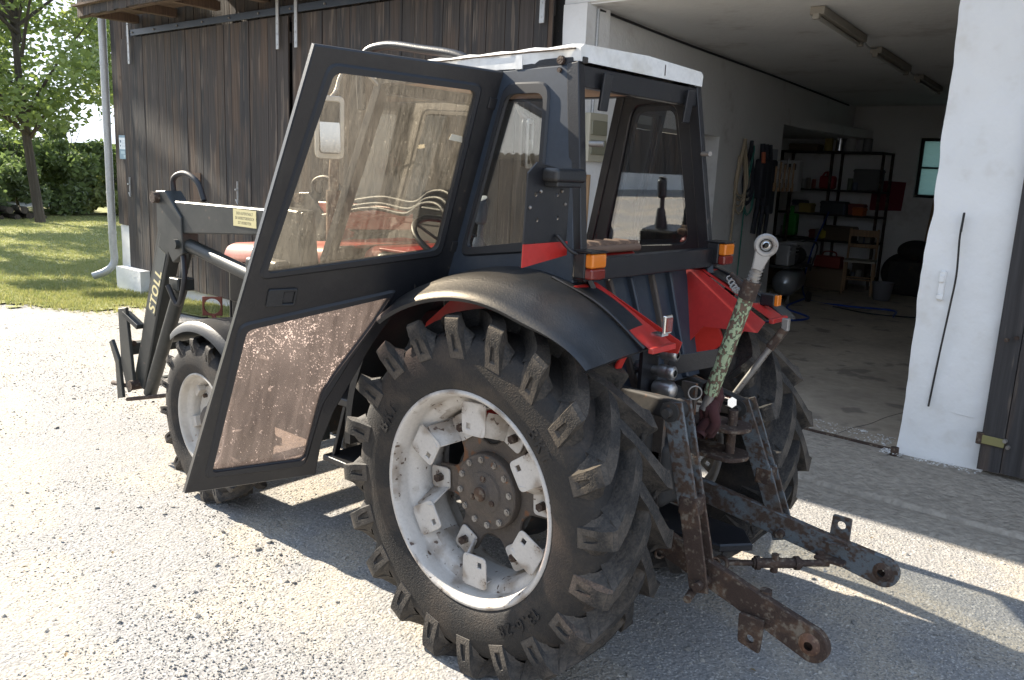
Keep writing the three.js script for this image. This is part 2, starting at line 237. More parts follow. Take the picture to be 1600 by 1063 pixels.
// lawn
{
  const pos = [], c = 0.16;
  for (let x = -34; x < -6.0; x += c) for (let z = -18; z < 6; z += c) {
    if (x + c / 2 > lawnEdge(z + c / 2) + 1.5 * (fbm(x / 20 + 2, z / 20 + 2, 40, 40, 4, 77) - 0.5) + 0.5 * (hash(Math.round(x * 9), Math.round(z * 9), 3) - 0.5) || (z + c / 2 < -2.95 && x > -11.3)) continue;
    const q = [[x, z], [x, z + c], [x + c, z + c], [x, z], [x + c, z + c], [x + c, z]]; for (const [a, b] of q) pos.push(a, gy(a, b) + 0.014, b);
  }
  const g = new THREE.BufferGeometry(); g.setAttribute('position', new THREE.Float32BufferAttribute(pos, 3)); g.computeVertexNormals();
  struct(tag(mesh('lawn', g, M.soil), 'mown grass lawn beyond the barn corner, dappled by trees', 'lawn'));
  const blade = [];
  for (let k = 0; k < 5; k++) { const a = k * 1.3 + 0.4, r = 0.35, lean = 0.5 + 0.1 * k, w = 0.1; const bx = Math.cos(a * 2.1) * r, bz = Math.sin(a * 2.1) * r, dx = Math.cos(a), dz = Math.sin(a); blade.push(bx - dz * w, 0, bz + dx * w, bx + dz * w, 0, bz - dx * w, bx + dx * lean, 1, bz + dz * lean); }
  const bg = new THREE.BufferGeometry(); bg.setAttribute('position', new THREE.Float32BufferAttribute(blade, 3)); bg.computeVertexNormals(); bg.setAttribute('uv', new THREE.Float32BufferAttribute(new Float32Array(30), 2));
  scatter('grass', bg, std({ phys: true, roughness: 0.97, transmission: 0.4, thickness: 0 }), 90000, (P, E, S, C) => {
    let x, z; do { const t = rnd(), d = 9 + 24 * t * t, a = rr(0.86, 1.42); x = 1.885 - Math.sin(a) * d; z = 2.728 - Math.cos(a) * d; } while (x > lawnEdge(z) + rr(-0.9, 0.5) * (rnd() < 0.6 ? 1.5 : 0.4) || (z < -3.0 && x > -11.3));
    const k = rnd(), s = rr(0.02, 0.05) * (rnd() < 0.03 ? 1.8 : 1); P.set(x, gy(x, z) + 0.01, z); E.set(0, rr(0, 6.28), 0); S.set(s, s * rr(0.7, 1.4), s);
    C.setRGB(0.24 + 0.16 * k, 0.28 + 0.10 * k, 0.08 + 0.06 * k);
  }, 'short green grass blades covering the lawn', 'grass');
}
// concrete in front of the garage and its floor
{
  const slab = (x0, x1, z0, z1, yf, c) => { const nx = Math.round((x1 - x0) / c), nz = Math.round((z1 - z0) / c), g = new THREE.PlaneGeometry(x1 - x0, z1 - z0, nx, nz).rotateX(-Math.PI / 2).translate((x0 + x1) / 2, 0, (z0 + z1) / 2), p = g.attributes.position; for (let i = 0; i < p.count; i++) p.setY(i, yf(p.getX(i), p.getZ(i))); g.computeVertexNormals(); return g; };
  const n = (x, z) => fbm(x / 8 + 0.5, z / 8 + 0.5, 24, 24, 4, 23) - 0.5;
  const front = (x) => -2.19 + 0.03 * Math.sin(x * 2.3) + 0.02 * Math.sin(x * 6.1);
  struct(tag(mesh('concrete_apron', slab(-2.7, 6, -3.1, -2.1, (x, z) => (z > front(x) ? -0.05 : 0.012 + 0.022 * (n(x, z)) + 0.02 * smooth(-2.3, -3.0, z)), 0.03), M.concrete), 'worn concrete strip with chipped edge along the garage front', 'apron'));
  struct(tag(mesh('gutter_strip', slab(-2.7, 6, -2.28, -1.78, (x, z) => 0.006 - 0.02 * smooth(-2.05, -2.2, z) - 0.02 * smooth(-1.9, -1.79, z) + 0.012 * n(x + 3, z), 0.03), M.concrete), 'shallow concrete gutter strip between the apron and the gravel', 'gutter'));
  struct(tag(mesh('garage_floor', slab(-5.0, 6.9, -12.7, -3.1, (x, z) => 0.034 + 0.004 * n(x, z), 0.12), M.floor), 'stained brown concrete floor inside the open garage', 'floor'));
}

// ---------------------------------------------------------------- barn with the open garage bay
const barn = thing('barn', 'long dark timber barn with white plastered open garage bay behind the tractor', 'barn');
function planks(name, parent, x0, x1, y0, y1, z, w, opt = {}) {
  let x = x0;
  while (x < x1 - 0.02) {
    const ww = Math.min(w * rr(0.8, 1.25), x1 - x), b = y0 + rr(-1, 1) * (opt.ragged ?? 0.008);
    const g = box(x + 0.003, x + ww - 0.004, b, y1, z - 0.024 + rr(0, opt.jit ?? 0.009), z + rr(-0.004, 0.005));
    const m = mesh(name, boxUV(g, rr(0, 7)), M.wood[Math.floor(rnd() * 3)], parent, true); m.rotation.z = 0;
    x += ww;
  }
}
const prism = (pts, y0, y1) => { const s = new THREE.Shape(pts.map(([x, z]) => new THREE.Vector2(x, -z))); return new THREE.ExtrudeGeometry(s, { depth: y1 - y0, bevelEnabled: false }).rotateX(-Math.PI / 2).translate(0, y0, 0); };
function lumpy(x0, x1, y0, y1, z0, z1, amp, c = 0.05, s = 5) {
  const g0 = new THREE.BoxGeometry(x1 - x0, y1 - y0, z1 - z0, Math.max(2, Math.round((x1 - x0) / c)), Math.max(2, Math.round((y1 - y0) / c)), Math.max(2, Math.round((z1 - z0) / c))).translate((x0 + x1) / 2, (y0 + y1) / 2, (z0 + z1) / 2);
  g0.deleteAttribute('normal'); g0.deleteAttribute('uv'); const g = mergeVertices(g0, 1e-4), p = g.attributes.position;
  for (let i = 0; i < p.count; i++) {
    const x = p.getX(i), y = p.getY(i), z = p.getZ(i), n = (a, b, t) => (fbm(a / 6 + 0.5, b / 6 + 0.5, 22, 22, 3, s + t) - 0.5) * 2 * amp;
    p.setXYZ(i, x + n(z + x * 3, y, 0) * (Math.abs(x - x0) < 0.01 || Math.abs(x - x1) < 0.01 ? 1 : 0), y, z + n(x, y + 3, 3) * (Math.abs(z - z1) < 0.01 ? 1 : 0));
  }
  g.computeVertexNormals(); return toCreasedNormals(g, 0.9);
}
// timber front
planks('wall_plank', barn, -11.02, -10.5, 0.7, 4.3, -3.07, 0.16);
planks('wall_plank', barn, -10.5, -2.62, 3.28, 4.3, -3.07, 0.17);
mesh('wall_backing', box(-11.0, -2.66, 0.5, 4.3, -3.4, -3.105), M.dark, barn);
mesh('plinth', [lumpy(-11.0, -2.66, -0.7, 0.69, -3.4, -3.09, 0.012, 0.12)], M.plaster, barn);
mesh('plinth_block', [lumpy(-10.72, -9.95, -0.7, 0.1, -3.09, -2.86, 0.012, 0.08)], M.plaster, barn);
{
  const rail = part('door_rail', barn);
  mesh('rail_bar', box(-10.3, -2.55, 3.35, 3.43, -2.985, -2.965, 0.003), M.steelBlue, rail);
  for (let x = -10.1; x < -2.6; x += 0.62) mesh('bolt', rod([x, 3.39, -3.06], [x, 3.39, -2.95], 0.012, 0.012, 6), M.steel, rail);
  const sliding = (x0, x1, y0, hangers) => {
    const d = part('sliding_door', barn);
    planks('plank', d, x0, x1, y0, 3.335, -3.0, 0.19, { jit: 0.006, ragged: 0.005 });
    for (const y of [0.6, 1.9, 3.05]) mesh('ledge', box(x0 + 0.02, x1 - 0.02, y, y + 0.12, -3.062, -3.026), M.wood[2], d);
    for (const x of hangers) mesh('hanger_strap', [box(x - 0.025, x + 0.025, 2.98, 3.56, -2.962, -2.950, 0.003), ...[3.03, 3.14, 3.25, 3.5].map((y) => rod([x, y, -2.955], [x, y, -2.942], 0.009, 0.009, 6))], M.galv, d);
    return d;
  };
  const d1 = sliding(-10.56, -6.46, -0.03, [-10.22, -6.62]);
  const d2 = sliding(-6.40, -2.72, -0.02, [-6.27, -2.8]);
  mesh('small_hatch', box(-8.62, -8.44, 1.16, 1.55, -2.998, -2.982), M.beam, d1);
  for (const [x, y, d] of [[-10.42, 1.3, d1], [-7.55, 1.36, d1], [-6.0, 1.3, d2]]) mesh('latch', [bar([x, y - 0.14, -2.985], [x, y + 0.12, -2.985], 0.022, 0.012), rod([x, y + 0.02, -2.985], [x, y + 0.02, -2.95], 0.012), bar([x - 0.03, y - 0.1, -2.975], [x + 0.02, y - 0.16, -2.975], 0.016, 0.012)], M.galv, d);
}
// projecting gallery and roof
{
  const gal = part('gallery', barn);
  let x = -10.25; while (x < 6) { const w = rr(0.14, 0.2); mesh('fascia_plank', boxUV(box(x, x + w - 0.005, 3.5 + rr(0, 0.02), 4.5, -2.33 + rr(-0.006, 0.006), -2.305), rr(0, 5)), M.wood[Math.floor(rnd() * 3)], gal, true); x += w; }
  for (let z = -3.0; z < -2.36; z += 0.155) mesh('soffit_board', boxUV(box(-10.25, 6, 3.62, 3.645, z, z + 0.148), z * 3), M.beam, gal, true);
  for (let b = -10.15; b < 6; b += 1.05) mesh('joist', box(b, b + 0.11, 3.515, 3.618, -3.04, -2.34), M.beam, gal);
  mesh('edge_beam', box(-10.3, 6, 3.50, 3.60, -2.40, -2.335), M.beam, gal);
  const roof = prism([[-10.4, -1.14], [7, -1.14], [7, -13.2], [-10.4, -13.2]], 0, 0.08);
  const p = roof.attributes.position; for (let i = 0; i < p.count; i++) p.setY(i, p.getY(i) + 4.45 + (-1.14 - p.getZ(i)) * 0.42);
  mesh('roof', roof, M.dark, barn);
}
// drain pipe
mesh('drain_pipe', [tube([[-11.06, 4.3, -2.98], [-11.06, 2.0, -2.98], [-11.06, 0.4, -2.98], [-11.06, 0.1, -2.98], [-11.10, -0.02, -2.88], [-11.2, -0.1, -2.72]], 0.055, 60, 14), ...[3.0, 1.15, 0.55].map((y) => rod([-11.06, y, -2.98], [-11.06, y + 0.03, -2.98], 0.062))], M.galv, barn);
// notice on the wall
{
  const c = document.createElement('canvas'); c.width = 128; c.height = 256; const k = c.getContext('2d');
  k.fillStyle = '#e9eef2'; k.fillRect(0, 0, 128, 256); k.fillStyle = '#8aa0ae'; k.fillRect(0, 0, 128, 24); k.fillStyle = '#5a6f86'; k.fillRect(14, 52, 18, 26); k.fillRect(14, 104, 12, 16);
  k.fillStyle = '#b8c4cc'; for (let y = 56; y < 130; y += 16) k.fillRect(44, y, 70, 4); k.fillStyle = '#8fa9b5'; k.fillRect(0, 150, 128, 106); k.fillStyle = '#b7cbd2'; k.fillRect(20, 170, 60, 30); k.fillRect(60, 210, 50, 30);
  const t = new THREE.CanvasTexture(c); t.colorSpace = THREE.SRGBColorSpace;
  const g = new THREE.BoxGeometry(0.27, 0.34, 0.004); const n = mesh('notice', g, std({ map: t, roughness: 0.5 }), scene, true); n.position.set(-10.72, 1.84, -3.055);
  tag(n, 'small white and blue notice pinned to the barn boards by the drain pipe', 'notice');
}
// white piers, walls and ceiling of the garage
const wx = (z) => -2.42 - 0.119 * (-3.07 - z);
{
  mesh('pier', lumpy(-2.66, -2.42, -0.3, 3.13, -3.4, -3.07, 0.006), M.plaster, barn);
  mesh('pillar', lumpy(0.38, 0.9, -0.3, 3.2, -3.5, -3.07, 0.02, 0.03), M.plaster, barn);
  mesh('front_wall', box(0.9, 7, -0.3, 3.6, -3.5, -3.13), M.plasterIn, barn);
  mesh('lintel', box(-2.66, 7, 3.135, 4.4, -3.5, -3.08), M.plaster, barn);
  mesh('ceiling', box(-5.2, 7.1, 3.12, 3.3, -12.9, -3.11), M.plasterIn, barn);
  const seg = (z0, z1, y0, y1, d = 0.4) => prism([[wx(z0), z0], [wx(z1), z1], [wx(z1) - d, z1], [wx(z0) - d, z0]], y0, y1);
  mesh('side_wall', [seg(-3.405, -3.66, -0.3, 3.12), seg(-3.66, -6.25, 2.25, 3.12), seg(-6.25, -8.6, -0.3, 3.12), seg(-8.6, -12.6, 2.55, 3.12), box(-5.2, -4.9, -0.3, 2.55, -12.6, -8.5), box(-5.0, -3.45, -0.3, 2.55, -8.6, -8.45), box(-5.2, -3.2, 2.56, 2.7, -12.6, -8.45)], M.plasterIn, barn);
  const rd = part('side_door', barn);
  for (let i = 0; i < 12; i++) { const z0 = -3.67 - i * 0.214; mesh('plank', boxUV(prism([[wx(z0) - 0.33, z0], [wx(z0 - 0.21) - 0.33, z0 - 0.21], [wx(z0 - 0.21) - 0.36, z0 - 0.21], [wx(z0) - 0.36, z0]], 0.02, 2.24), i), M.wood[2], rd, true); }
  mesh('wall_panel', box(-2.50, -2.475, 3.02, 3.05, -3.5, -3.42), M.plasterIn, barn);
  planks('partition_plank', part('timber_partition', barn), 1.6, 6.8, 0.0, 3.12, -8.2, 0.2); mesh('right_wall', box(6.8, 7.1, -0.3, 3.12, -12.9, -3.51), M.plasterIn, barn);
  mesh('back_wall', [box(-5.2, -2.42, -0.3, 3.12, -12.9, -12.6), box(-1.5, 6.8, -0.3, 3.12, -12.9, -12.6), box(-2.42, -1.5, -0.3, 1.62, -12.9, -12.6), box(-2.42, -1.5, 2.6, 3.12, -12.9, -12.6)], M.plasterIn, barn);
  const w = part('window', barn);
  mesh('frame', [box(-2.42, -2.37, 1.62, 2.6, -12.72, -12.66), box(-1.55, -1.5, 1.62, 2.6, -12.72, -12.66), box(-2.37, -1.55, 1.62, 1.67, -12.72, -12.66), box(-2.37, -1.55, 2.55, 2.6, -12.72, -12.66), box(-2.37, -1.55, 2.10, 2.13, -12.715, -12.665), box(-1.98, -1.95, 1.67, 2.10, -12.712, -12.668), box(-1.98, -1.95, 2.13, 2.55, -12.712, -12.668)], M.dark, w);
  for (const [x0, x1] of [[-2.37, -1.98], [-1.95, -1.55]]) for (const [y0, y1] of [[1.67, 2.10], [2.13, 2.55]]) mesh('pane', box(x0, x1, y0, y1, -12.692, -12.688), M.paneFrost, w);
  mesh('threshold', bar([-2.42, 0.03, -3.085], [0.375, 0.03, -3.085], 0.03, 0.03, [0, 1, 0]), M.rust, barn);
  mesh('ceiling_cable', tube([[wx(-3.2) + 0.02, 3.1, -3.2], [wx(-5) + 0.02, 3.09, -5], [wx(-8) + 0.02, 3.1, -8], [wx(-12) + 0.02, 3.09, -12]], 0.012, 60, 6), M.hose, barn);
}
// garage gate leaf at the right
{
  const g = thing('garage_gate', 'open dark weathered plank gate leaf beside the white pillar', 'gate');
  let x = 0.87; for (const w of [0.13, 0.17, 0.2, 0.18, 0.2, 0.19, 0.2]) { mesh('plank', boxUV(box(x, x + w - 0.005, 0.07 + rr(-0.005, 0.005), 3.0, -3.055 + rr(0, 0.01), -3.01), x * 5), M.wood[2], g, true); x += w; }
  const h = part('hinge', g);
  mesh('hinge_strap', bar([0.86, 0.265, -2.998], [1.0, 0.262, -2.998], 0.055, 0.01, [0, 0, 1]), std({ rgb: [0.22, 0.20, 0.08], roughness: 0.55 }), h);
  mesh('hinge_knuckle', rod([0.862, 0.23, -3.01], [0.862, 0.30, -3.01], 0.022), M.rust, h);
  for (const [a, b] of [[1.0, 0.28], [1.02, 0.245]]) mesh('bolt', rod([a, b, -3.01], [a, b, -2.985], 0.014, 0.012, 8), M.steel, h);
  for (const [a, b] of [[0.92, 0.9], [0.97, 0.92]]) mesh('bolt', rod([a, b, -3.015], [a, b, -2.99], 0.014, 0.012, 8), M.rust, g);
}
mesh('crack', tube([[0.39, 0.425, -3.071], [0.46, 0.40, -3.071], [0.535, 0.392, -3.071], [0.62, 0.385, -3.071], [0.72, 0.372, -3.071], [0.8, 0.37, -3.071]], 0.0022, 40, 5), M.plasterIn, barn);
tag(mesh('iron_rod', [tube([[0.575, 1.62, -3.04], [0.572, 1.5, -3.035], [0.585, 1.25, -3.035], [0.575, 1.05, -3.035], [0.555, 0.75, -3.04], [0.535, 0.39, -3.045]], 0.0062, 50, 8), bar([0.575, 1.52, -3.03], [0.578, 1.64, -3.03], 0.018, 0.012)], M.dark), 'bent dark iron rod hanging on the white pillar', 'rod');
tag(mesh('wall_fitting', [box(0.487, 0.525, 1.08, 1.27, -3.08, -3.04, 0.01), box(0.49, 0.52, 1.20, 1.24, -3.045, -3.025, 0.005), box(0.488, 0.527, 1.09, 1.12, -3.045, -3.03, 0.005)], M.plaster), 'lime-painted iron fitting on the white pillar beside the bent rod', 'fitting');
tag(mesh('iron_stub', [rod([0.385, 0.0, -2.99], [0.385, 0.085, -2.99], 0.028, 0.026, 12)], M.rust), 'rusty iron pipe stub standing at the foot of the pillar', 'pipe stub');

{
  const g = new THREE.BufferGeometry(); g.setAttribute('position', new THREE.Float32BufferAttribute([-1, 0, -0.6, 0.2, 0.12, 0.9, 1, 0, -0.2, -1, 0, -0.6, 1, 0, -0.2, 0.1, 0.2, -0.9], 3)); g.computeVertexNormals(); g.setAttribute('uv', new THREE.Float32BufferAttribute(new Float32Array(12), 2));
  scatter('limewash_flakes', g, std({ roughness: 0.9 }), 420, (P, E, S, C) => { const q = rnd() ** 1.6, x = rnd() < 0.65 ? 0.36 - 0.75 * q : rr(0.3, 0.9), z = x > 0.3 ? -3.04 + 0.12 * rnd() : -3.12 - 0.28 * rnd(); P.set(x, z > -3.1 ? 0.05 : 0.04, z); E.set(rr(-0.2, 0.2), rr(0, 6.28), rr(-0.2, 0.2)); const r = rr(0.003, 0.011); S.set(r, r, r); const k = rr(0.6, 0.8); C.setRGB(k, k, k * 0.98); }, 'white limewash flakes fallen at the foot of the pillar', 'flakes');
  tag(mesh('paper_scrap', [box(-0.02, 0.02, 0, 0.008, -0.014, 0.012, 0.003).rotateY(0.5).translate(0.06, 0.038, -3.36)], M.white), 'tiny white paper scrap on the garage floor near the threshold', 'paper');
  mesh('floor_crack', tube([[-0.06, 0.0335, -3.14], [-0.03, 0.0335, -3.4], [0.02, 0.0335, -3.6], [0.05, 0.0335, -3.9], [0.11, 0.0335, -4.2]], 0.0025, 40, 5), M.dark, barn);
}
// ---------------------------------------------------------------- things in the garage
{
  const beige = std({ rgb: [0.42, 0.39, 0.30], roughness: 0.6 });
  const k = thing('meter_cabinet', 'beige electric meter cabinet with two windows on the garage wall', 'cabinet');
  mesh('case', box(-2.44, -2.36, 1.87, 2.27, -3.38, -3.12, 0.008), beige, k);
  for (const y of [1.93, 2.09]) mesh('cover', box(-2.365, -2.345, y, y + 0.12, -3.36, -3.14, 0.006), std({ rgb: [0.22, 0.21, 0.15], roughness: 0.35 }), k);
  mesh('conduit', rod([-2.40, 2.27, -3.2], [-2.40, 3.1, -3.2], 0.012), M.galv, k);
  tag(mesh('broom_handle', [tube([[-2.33, 0.03, -3.1], [-2.38, 0.9, -3.16], [-2.40, 1.76, -3.2]], 0.019, 20, 8)], M.stick), 'wooden broom handle leaning on the white garage pier', 'handle');
  const tubeM = std({ rgb: [0.45, 0.43, 0.38], roughness: 0.4 }), caseM = std({ rgb: [0.33, 0.30, 0.25], roughness: 0.6 });
  const names = ['first fluorescent ceiling lamp, the one close to the garage entrance', 'middle fluorescent ceiling lamp of the three in the garage', 'last fluorescent ceiling lamp deep inside the garage'];
  [[-0.87, -3.95, -1.03, -5.4], [-1.12, -6.1, -1.27, -7.6], [-1.36, -8.4, -1.5, -9.8]].forEach(([x0, z0, x1, z1], i) => {
    const l = thing('ceiling_lamp', names[i], 'lamp', 'fluorescent lamps on the garage ceiling');
    mesh('housing', bar([x0, 3.085, z0], [x1, 3.085, z1], 0.11, 0.06, [0, 1, 0]), caseM, l); mesh('lamp_tube', rod([x0, 3.035, z0 + -0.05], [x1, 3.035, z1 + 0.05], 0.016), tubeM, l);
    for (const [x, z, s] of [[x0, z0, -1], [x1, z1, 1]]) mesh('end_socket', box(x - 0.025, x + 0.025, 3.02, 3.06, z - 0.02, z + 0.02), caseM, l);
  });
  tag(mesh('lamp_cable', [tube([[-1.03, 3.1, -5.4], [-1.07, 3.06, -5.75], [-1.12, 3.1, -6.1]], 0.008, 12, 6), tube([[-1.27, 3.1, -7.6], [-1.31, 3.07, -8], [-1.36, 3.1, -8.4]], 0.008, 12, 6)], M.galv), 'thin cable linking the fluorescent lamps along the garage ceiling', 'cable');
  // ropes and straps on the side wall
  const ropeM = std({ rgb: [0.36, 0.29, 0.20], roughness: 0.9 }), tealM = std({ rgb: [0.03, 0.16, 0.13], roughness: 0.7 }), navy = std({ rgb: [0.02, 0.022, 0.03], roughness: 0.8 });
  const coil = (name, z, y, w, h, n, r, mat, label, tail) => {
    const g = []; for (let i = 0; i < n; i++) { const q = []; const ww = w * rr(0.7, 1.1), hh = h * rr(0.8, 1.1); for (let a = 0; a <= 12; a++) { const t = a / 12 * Math.PI * 2; q.push([wx(z) + 0.05 + 0.03 * i / n + 0.02 * Math.sin(t * 2), y - hh + hh * Math.cos(t), z + ww * Math.sin(t) * (1 - 0.3 * Math.cos(t))]); } g.push(tube(q, r, 40, 6)); }
    if (tail) g.push(tube([[wx(z) + 0.06, y - 0.2, z + w], [wx(z) + 0.06, y - h * 1.6, z + w * 1.1], [wx(z) + 0.06, y - tail, z + w * 1.2]], r * 1.2, 20, 6));
    return tag(mesh(name, g, mat), label, 'rope', 'coils hung on the garage side wall');
  };
  coil('rope_coil', -6.95, 2.26, 0.11, 0.42, 4, 0.013, ropeM, 'tan rope coil with a long tail hung on the garage wall', 1.35);
  coil('cable_coil', -7.2, 2.25, 0.11, 0.36, 4, 0.014, navy, 'black cable coil hung between tan rope and tools', 0);
  coil('strap_coil', -7.3, 2.2, 0.1, 0.5, 2, 0.008, tealM, 'green cord coil hanging down beside the black cable', 1.7);
  for (let i = 0; i < 3; i++) tag(mesh('hanging_strap', [tube([[wx(-7.6 - i * 0.16) + 0.07, 2.24, -7.6 - i * 0.16], [wx(-7.6) + 0.08, 1.7, -7.62 - i * 0.16], [wx(-7.6) + 0.06, 1.1 - 0.15 * i, -7.58 - i * 0.17]], 0.035 - 0.006 * i, 14, 6), box(wx(-7.6) - 0.0, wx(-7.6) + 0.12, 1.55 - 0.1 * i, 2.05, -7.72 - i * 0.15, -7.56 - i * 0.15, 0.03)], navy), ['wide dark leather harness hanging on the garage wall', 'dark harness strap hanging second after the cable coil', 'narrow dark strap hanging last before the shelves'][i], 'harness', 'dark straps hung on the garage side wall');
  tag(mesh('screwdriver', rod([wx(-7.55) + 0.12, 2.0, -7.55], [wx(-7.55) + 0.1, 2.13, -7.57], 0.025), std({ rgb: [0.4, 0.1, 0.04], roughness: 0.6 })), 'small orange-handled screwdriver among the dark harness straps', 'tool');
  tag(mesh('calendar', box(wx(-8.2) + 0.005, wx(-8.2) + 0.02, 1.5, 2.2, -8.35, -8.1), std({ rgb: [0.3, 0.32, 0.36], roughness: 0.8 })), 'long grey chart hanging on the wall next to the harness', 'chart');
  // shelf unit
  const sh = thing('storage_shelf', 'tall dark metal shelf crowded with cans and tools at the back of the garage', 'shelf', null, [-3.65, 0.034, -12.28]);
  for (const x of [-0.9, 0, 0.85]) for (const z of [-0.24, 0.24]) mesh('upright', box(x - 0.02, x + 0.02, 0, 2.3, z - 0.02, z + 0.02), M.rust, sh);
  for (const y of [0.15, 0.75, 1.2, 1.62, 2.27]) mesh('shelf_board', box(-0.92, 0.87, y, y + 0.03, -0.26, 0.26), M.dark, sh);
  const item = (name, label, geos, rgb, x, y, z, cat, rough = 0.5, metal = 0) => { const o = mesh(name, geos, std({ rgb, roughness: rough, metalness: metal })); o.position.set(x, y, z); return tag(o, label, cat); };
  const can = (r, h) => [lathe([[0, 0], [r * 0.97, 0], [r, 0.01], [r, h - 0.012], [r * 0.97, h], [0, h - 0.008]], 20).rotateX(-Math.PI / 2)];
  const jug = (w, h) => [box(-w / 2, w / 2, 0, h * 0.75, -w / 3, w / 3, 0.04), rod([0, h * 0.75, 0], [0, h, 0], w * 0.14), tube([[-w * 0.4, h * 0.72, 0], [-w * 0.2, h * 0.95, 0], [0, h * 0.85, 0]], 0.015, 12, 6)];
  const crate = (w, h, d) => [box(-w / 2, w / 2, 0, h, -d / 2, d / 2, 0.012), box(-w / 2 - 0.008, w / 2 + 0.008, h - 0.05, h - 0.02, -d / 2 - 0.008, d / 2 + 0.008, 0.006)];
  const top = 2.336;
  item('paint_can', 'yellow-labelled paint can on the top shelf', can(0.07, 0.26), [0.35, 0.28, 0.08], -3.78, top, -12.15, 'can');
  item('paint_can', 'shiny silver paint can on the top shelf', can(0.065, 0.30), [0.75, 0.76, 0.78], -3.58, top, -12.13, 'can', 0.25, 1);
  item('paint_can', 'white paint can right of the silver one on the top shelf', can(0.08, 0.24), [0.42, 0.42, 0.4], -3.4, top, -12.15, 'can');
  item('paint_can', 'dull grey can at the end of the top shelf', can(0.075, 0.22), [0.2, 0.2, 0.2], -3.12, top, -12.15, 'can');
  item('cardboard_box', 'low brown box on the left end of the top shelf', crate(0.5, 0.12, 0.3), [0.16, 0.12, 0.08], -4.2, top, -12.2, 'box', 0.9);
  item('red_canister', 'red canister on the upper shelf under the cans', jug(0.26, 0.3), [0.30, 0.02, 0.03], -3.72, 1.69, -12.15, 'canister');
  item('cardboard_box', 'grey box on the upper right of the shelf', crate(0.42, 0.36, 0.3), [0.13, 0.13, 0.13], -3.05, 1.69, -12.2, 'box', 0.9);
  item('yellow_tin', 'yellow tin on the shelf below the red canister', crate(0.22, 0.16, 0.2), [0.42, 0.33, 0.1], -4.02, 1.268, -12.1, 'tin');
  item('orange_case', 'orange power tool case on the middle shelf', crate(0.18, 0.14, 0.2), [0.45, 0.11, 0.02], -3.1, 1.268, -12.1, 'case');
  item('cardboard_box', 'pale box on the middle shelf beside the orange case', crate(0.2, 0.2, 0.2), [0.3, 0.29, 0.26], -2.93, 0.82, -12.1, 'box', 0.9);
  item('plastic_bin', 'dark plastic bin in the middle of the middle shelf', crate(0.4, 0.22, 0.3), [0.05, 0.06, 0.07], -3.55, 1.268, -12.15, 'bin');
  item('plastic_bin', 'brown bin on the lower shelf', crate(0.5, 0.25, 0.3), [0.10, 0.07, 0.04], -3.4, 0.82, -12.15, 'bin');
  item('yellow_bottle', 'small yellow bottle on the lower shelf', jug(0.16, 0.24), [0.4, 0.33, 0.03], -3.65, 0.82, -12.05, 'bottle');
  item('green_canister', 'bright green plastic canister hanging in front of the shelf', jug(0.24, 0.52), [0.04, 0.36, 0.05], -4.22, 0.85, -11.95, 'canister');
  for (let i = 0; i < 26; i++) { const y = [0.216, 0.816, 1.266, 1.686][i % 4], r = rr(0.03, 0.055); const o = mesh('jar', can(r, rr(0.09, 0.2)), std({ rgb: [[0.25, 0.22, 0.18], [0.08, 0.1, 0.14], [0.3, 0.06, 0.04], [0.35, 0.34, 0.32], [0.1, 0.12, 0.08]][i % 5], roughness: 0.5 })); o.position.set(-4.45 + 1.55 * ((i * 0.618) % 1), y, -12.07 + rr(-0.03, 0.04)); tag(o, 'small jar or tin crammed along the front of the shelf boards', 'jar', 'jars and tins on the shelf boards'); }
  { const d = thing('wall_dispenser', 'white wall box with dark display beside the shelf', 'wall box', null, [-4.0, 1.62, -11.2]); mesh('case', box(-0.17, 0.17, 0, 0.52, -0.08, 0.08, 0.02), std({ rgb: [0.55, 0.55, 0.54], roughness: 0.5 }), d); mesh('display', box(-0.11, 0.11, 0.36, 0.46, 0.078, 0.088, 0.004), M.dark, d); mesh('mounting_post', rod([0, -1.586, -0.05], [0, 0.02, -0.05], 0.025), M.rust, d); }
  tag(mesh('red_sheet', [plate([[-0.28, 0], [0.25, 0.02], [0.27, 0.5], [-0.27, 0.52]], 0.01).translate(-2.82, 1.36, -12.58)], std({ rgb: [0.16, 0.012, 0.025], roughness: 0.8 })), 'dark red cloth sheet on the back wall left of the window', 'sheet');
  // compressor
  const cp = thing('air_compressor', 'silver tank air compressor with motor on the garage floor', 'compressor', null, [-3.05, 0.034, -9.3]);
  const cpM = std({ rgb: [0.34, 0.36, 0.38], roughness: 0.3, metalness: 0.7 });
  mesh('tank', lathe([[0, 0.48], [0.09, 0.46], [0.16, 0.41], [0.19, 0.34], [0.19, -0.34], [0.16, -0.41], [0.09, -0.46], [0, -0.48]], 36).rotateY(0.25).translate(0, 0.32, 0), cpM, cp);
  mesh('motor', [rod([-0.02, 0.68, -0.3], [0.0, 0.68, 0.05], 0.12, 0.12, 18), box(-0.16, 0.16, 0.52, 0.56, -0.4, 0.4)], M.dark, cp);
  mesh('pump_head', [box(-0.1, 0.1, 0.56, 0.86, 0.1, 0.34, 0.02), ...[0, 1, 2, 3].map((i) => box(-0.13, 0.13, 0.72 + i * 0.05, 0.735 + i * 0.05, 0.08, 0.36)), box(-0.06, 0.18, 0.86, 0.9, 0.06, 0.3, 0.01)], std({ rgb: [0.4, 0.4, 0.4], roughness: 0.4, metalness: 0.5 }), cp);
  for (const x of [-0.2, 0.2]) mesh('wheel', rod([x - 0.02, 0.08, -0.3], [x + 0.02, 0.08, -0.3], 0.08, 0.08, 18), M.rubber, cp);
  for (const x of [-0.14, 0.14]) mesh('castor', [rod([x, 0.04, 0.3], [x, 0.16, 0.3], 0.014), rod([x - 0.012, 0.04, 0.32], [x + 0.012, 0.04, 0.32], 0.04, 0.04, 14)], M.steel, cp);
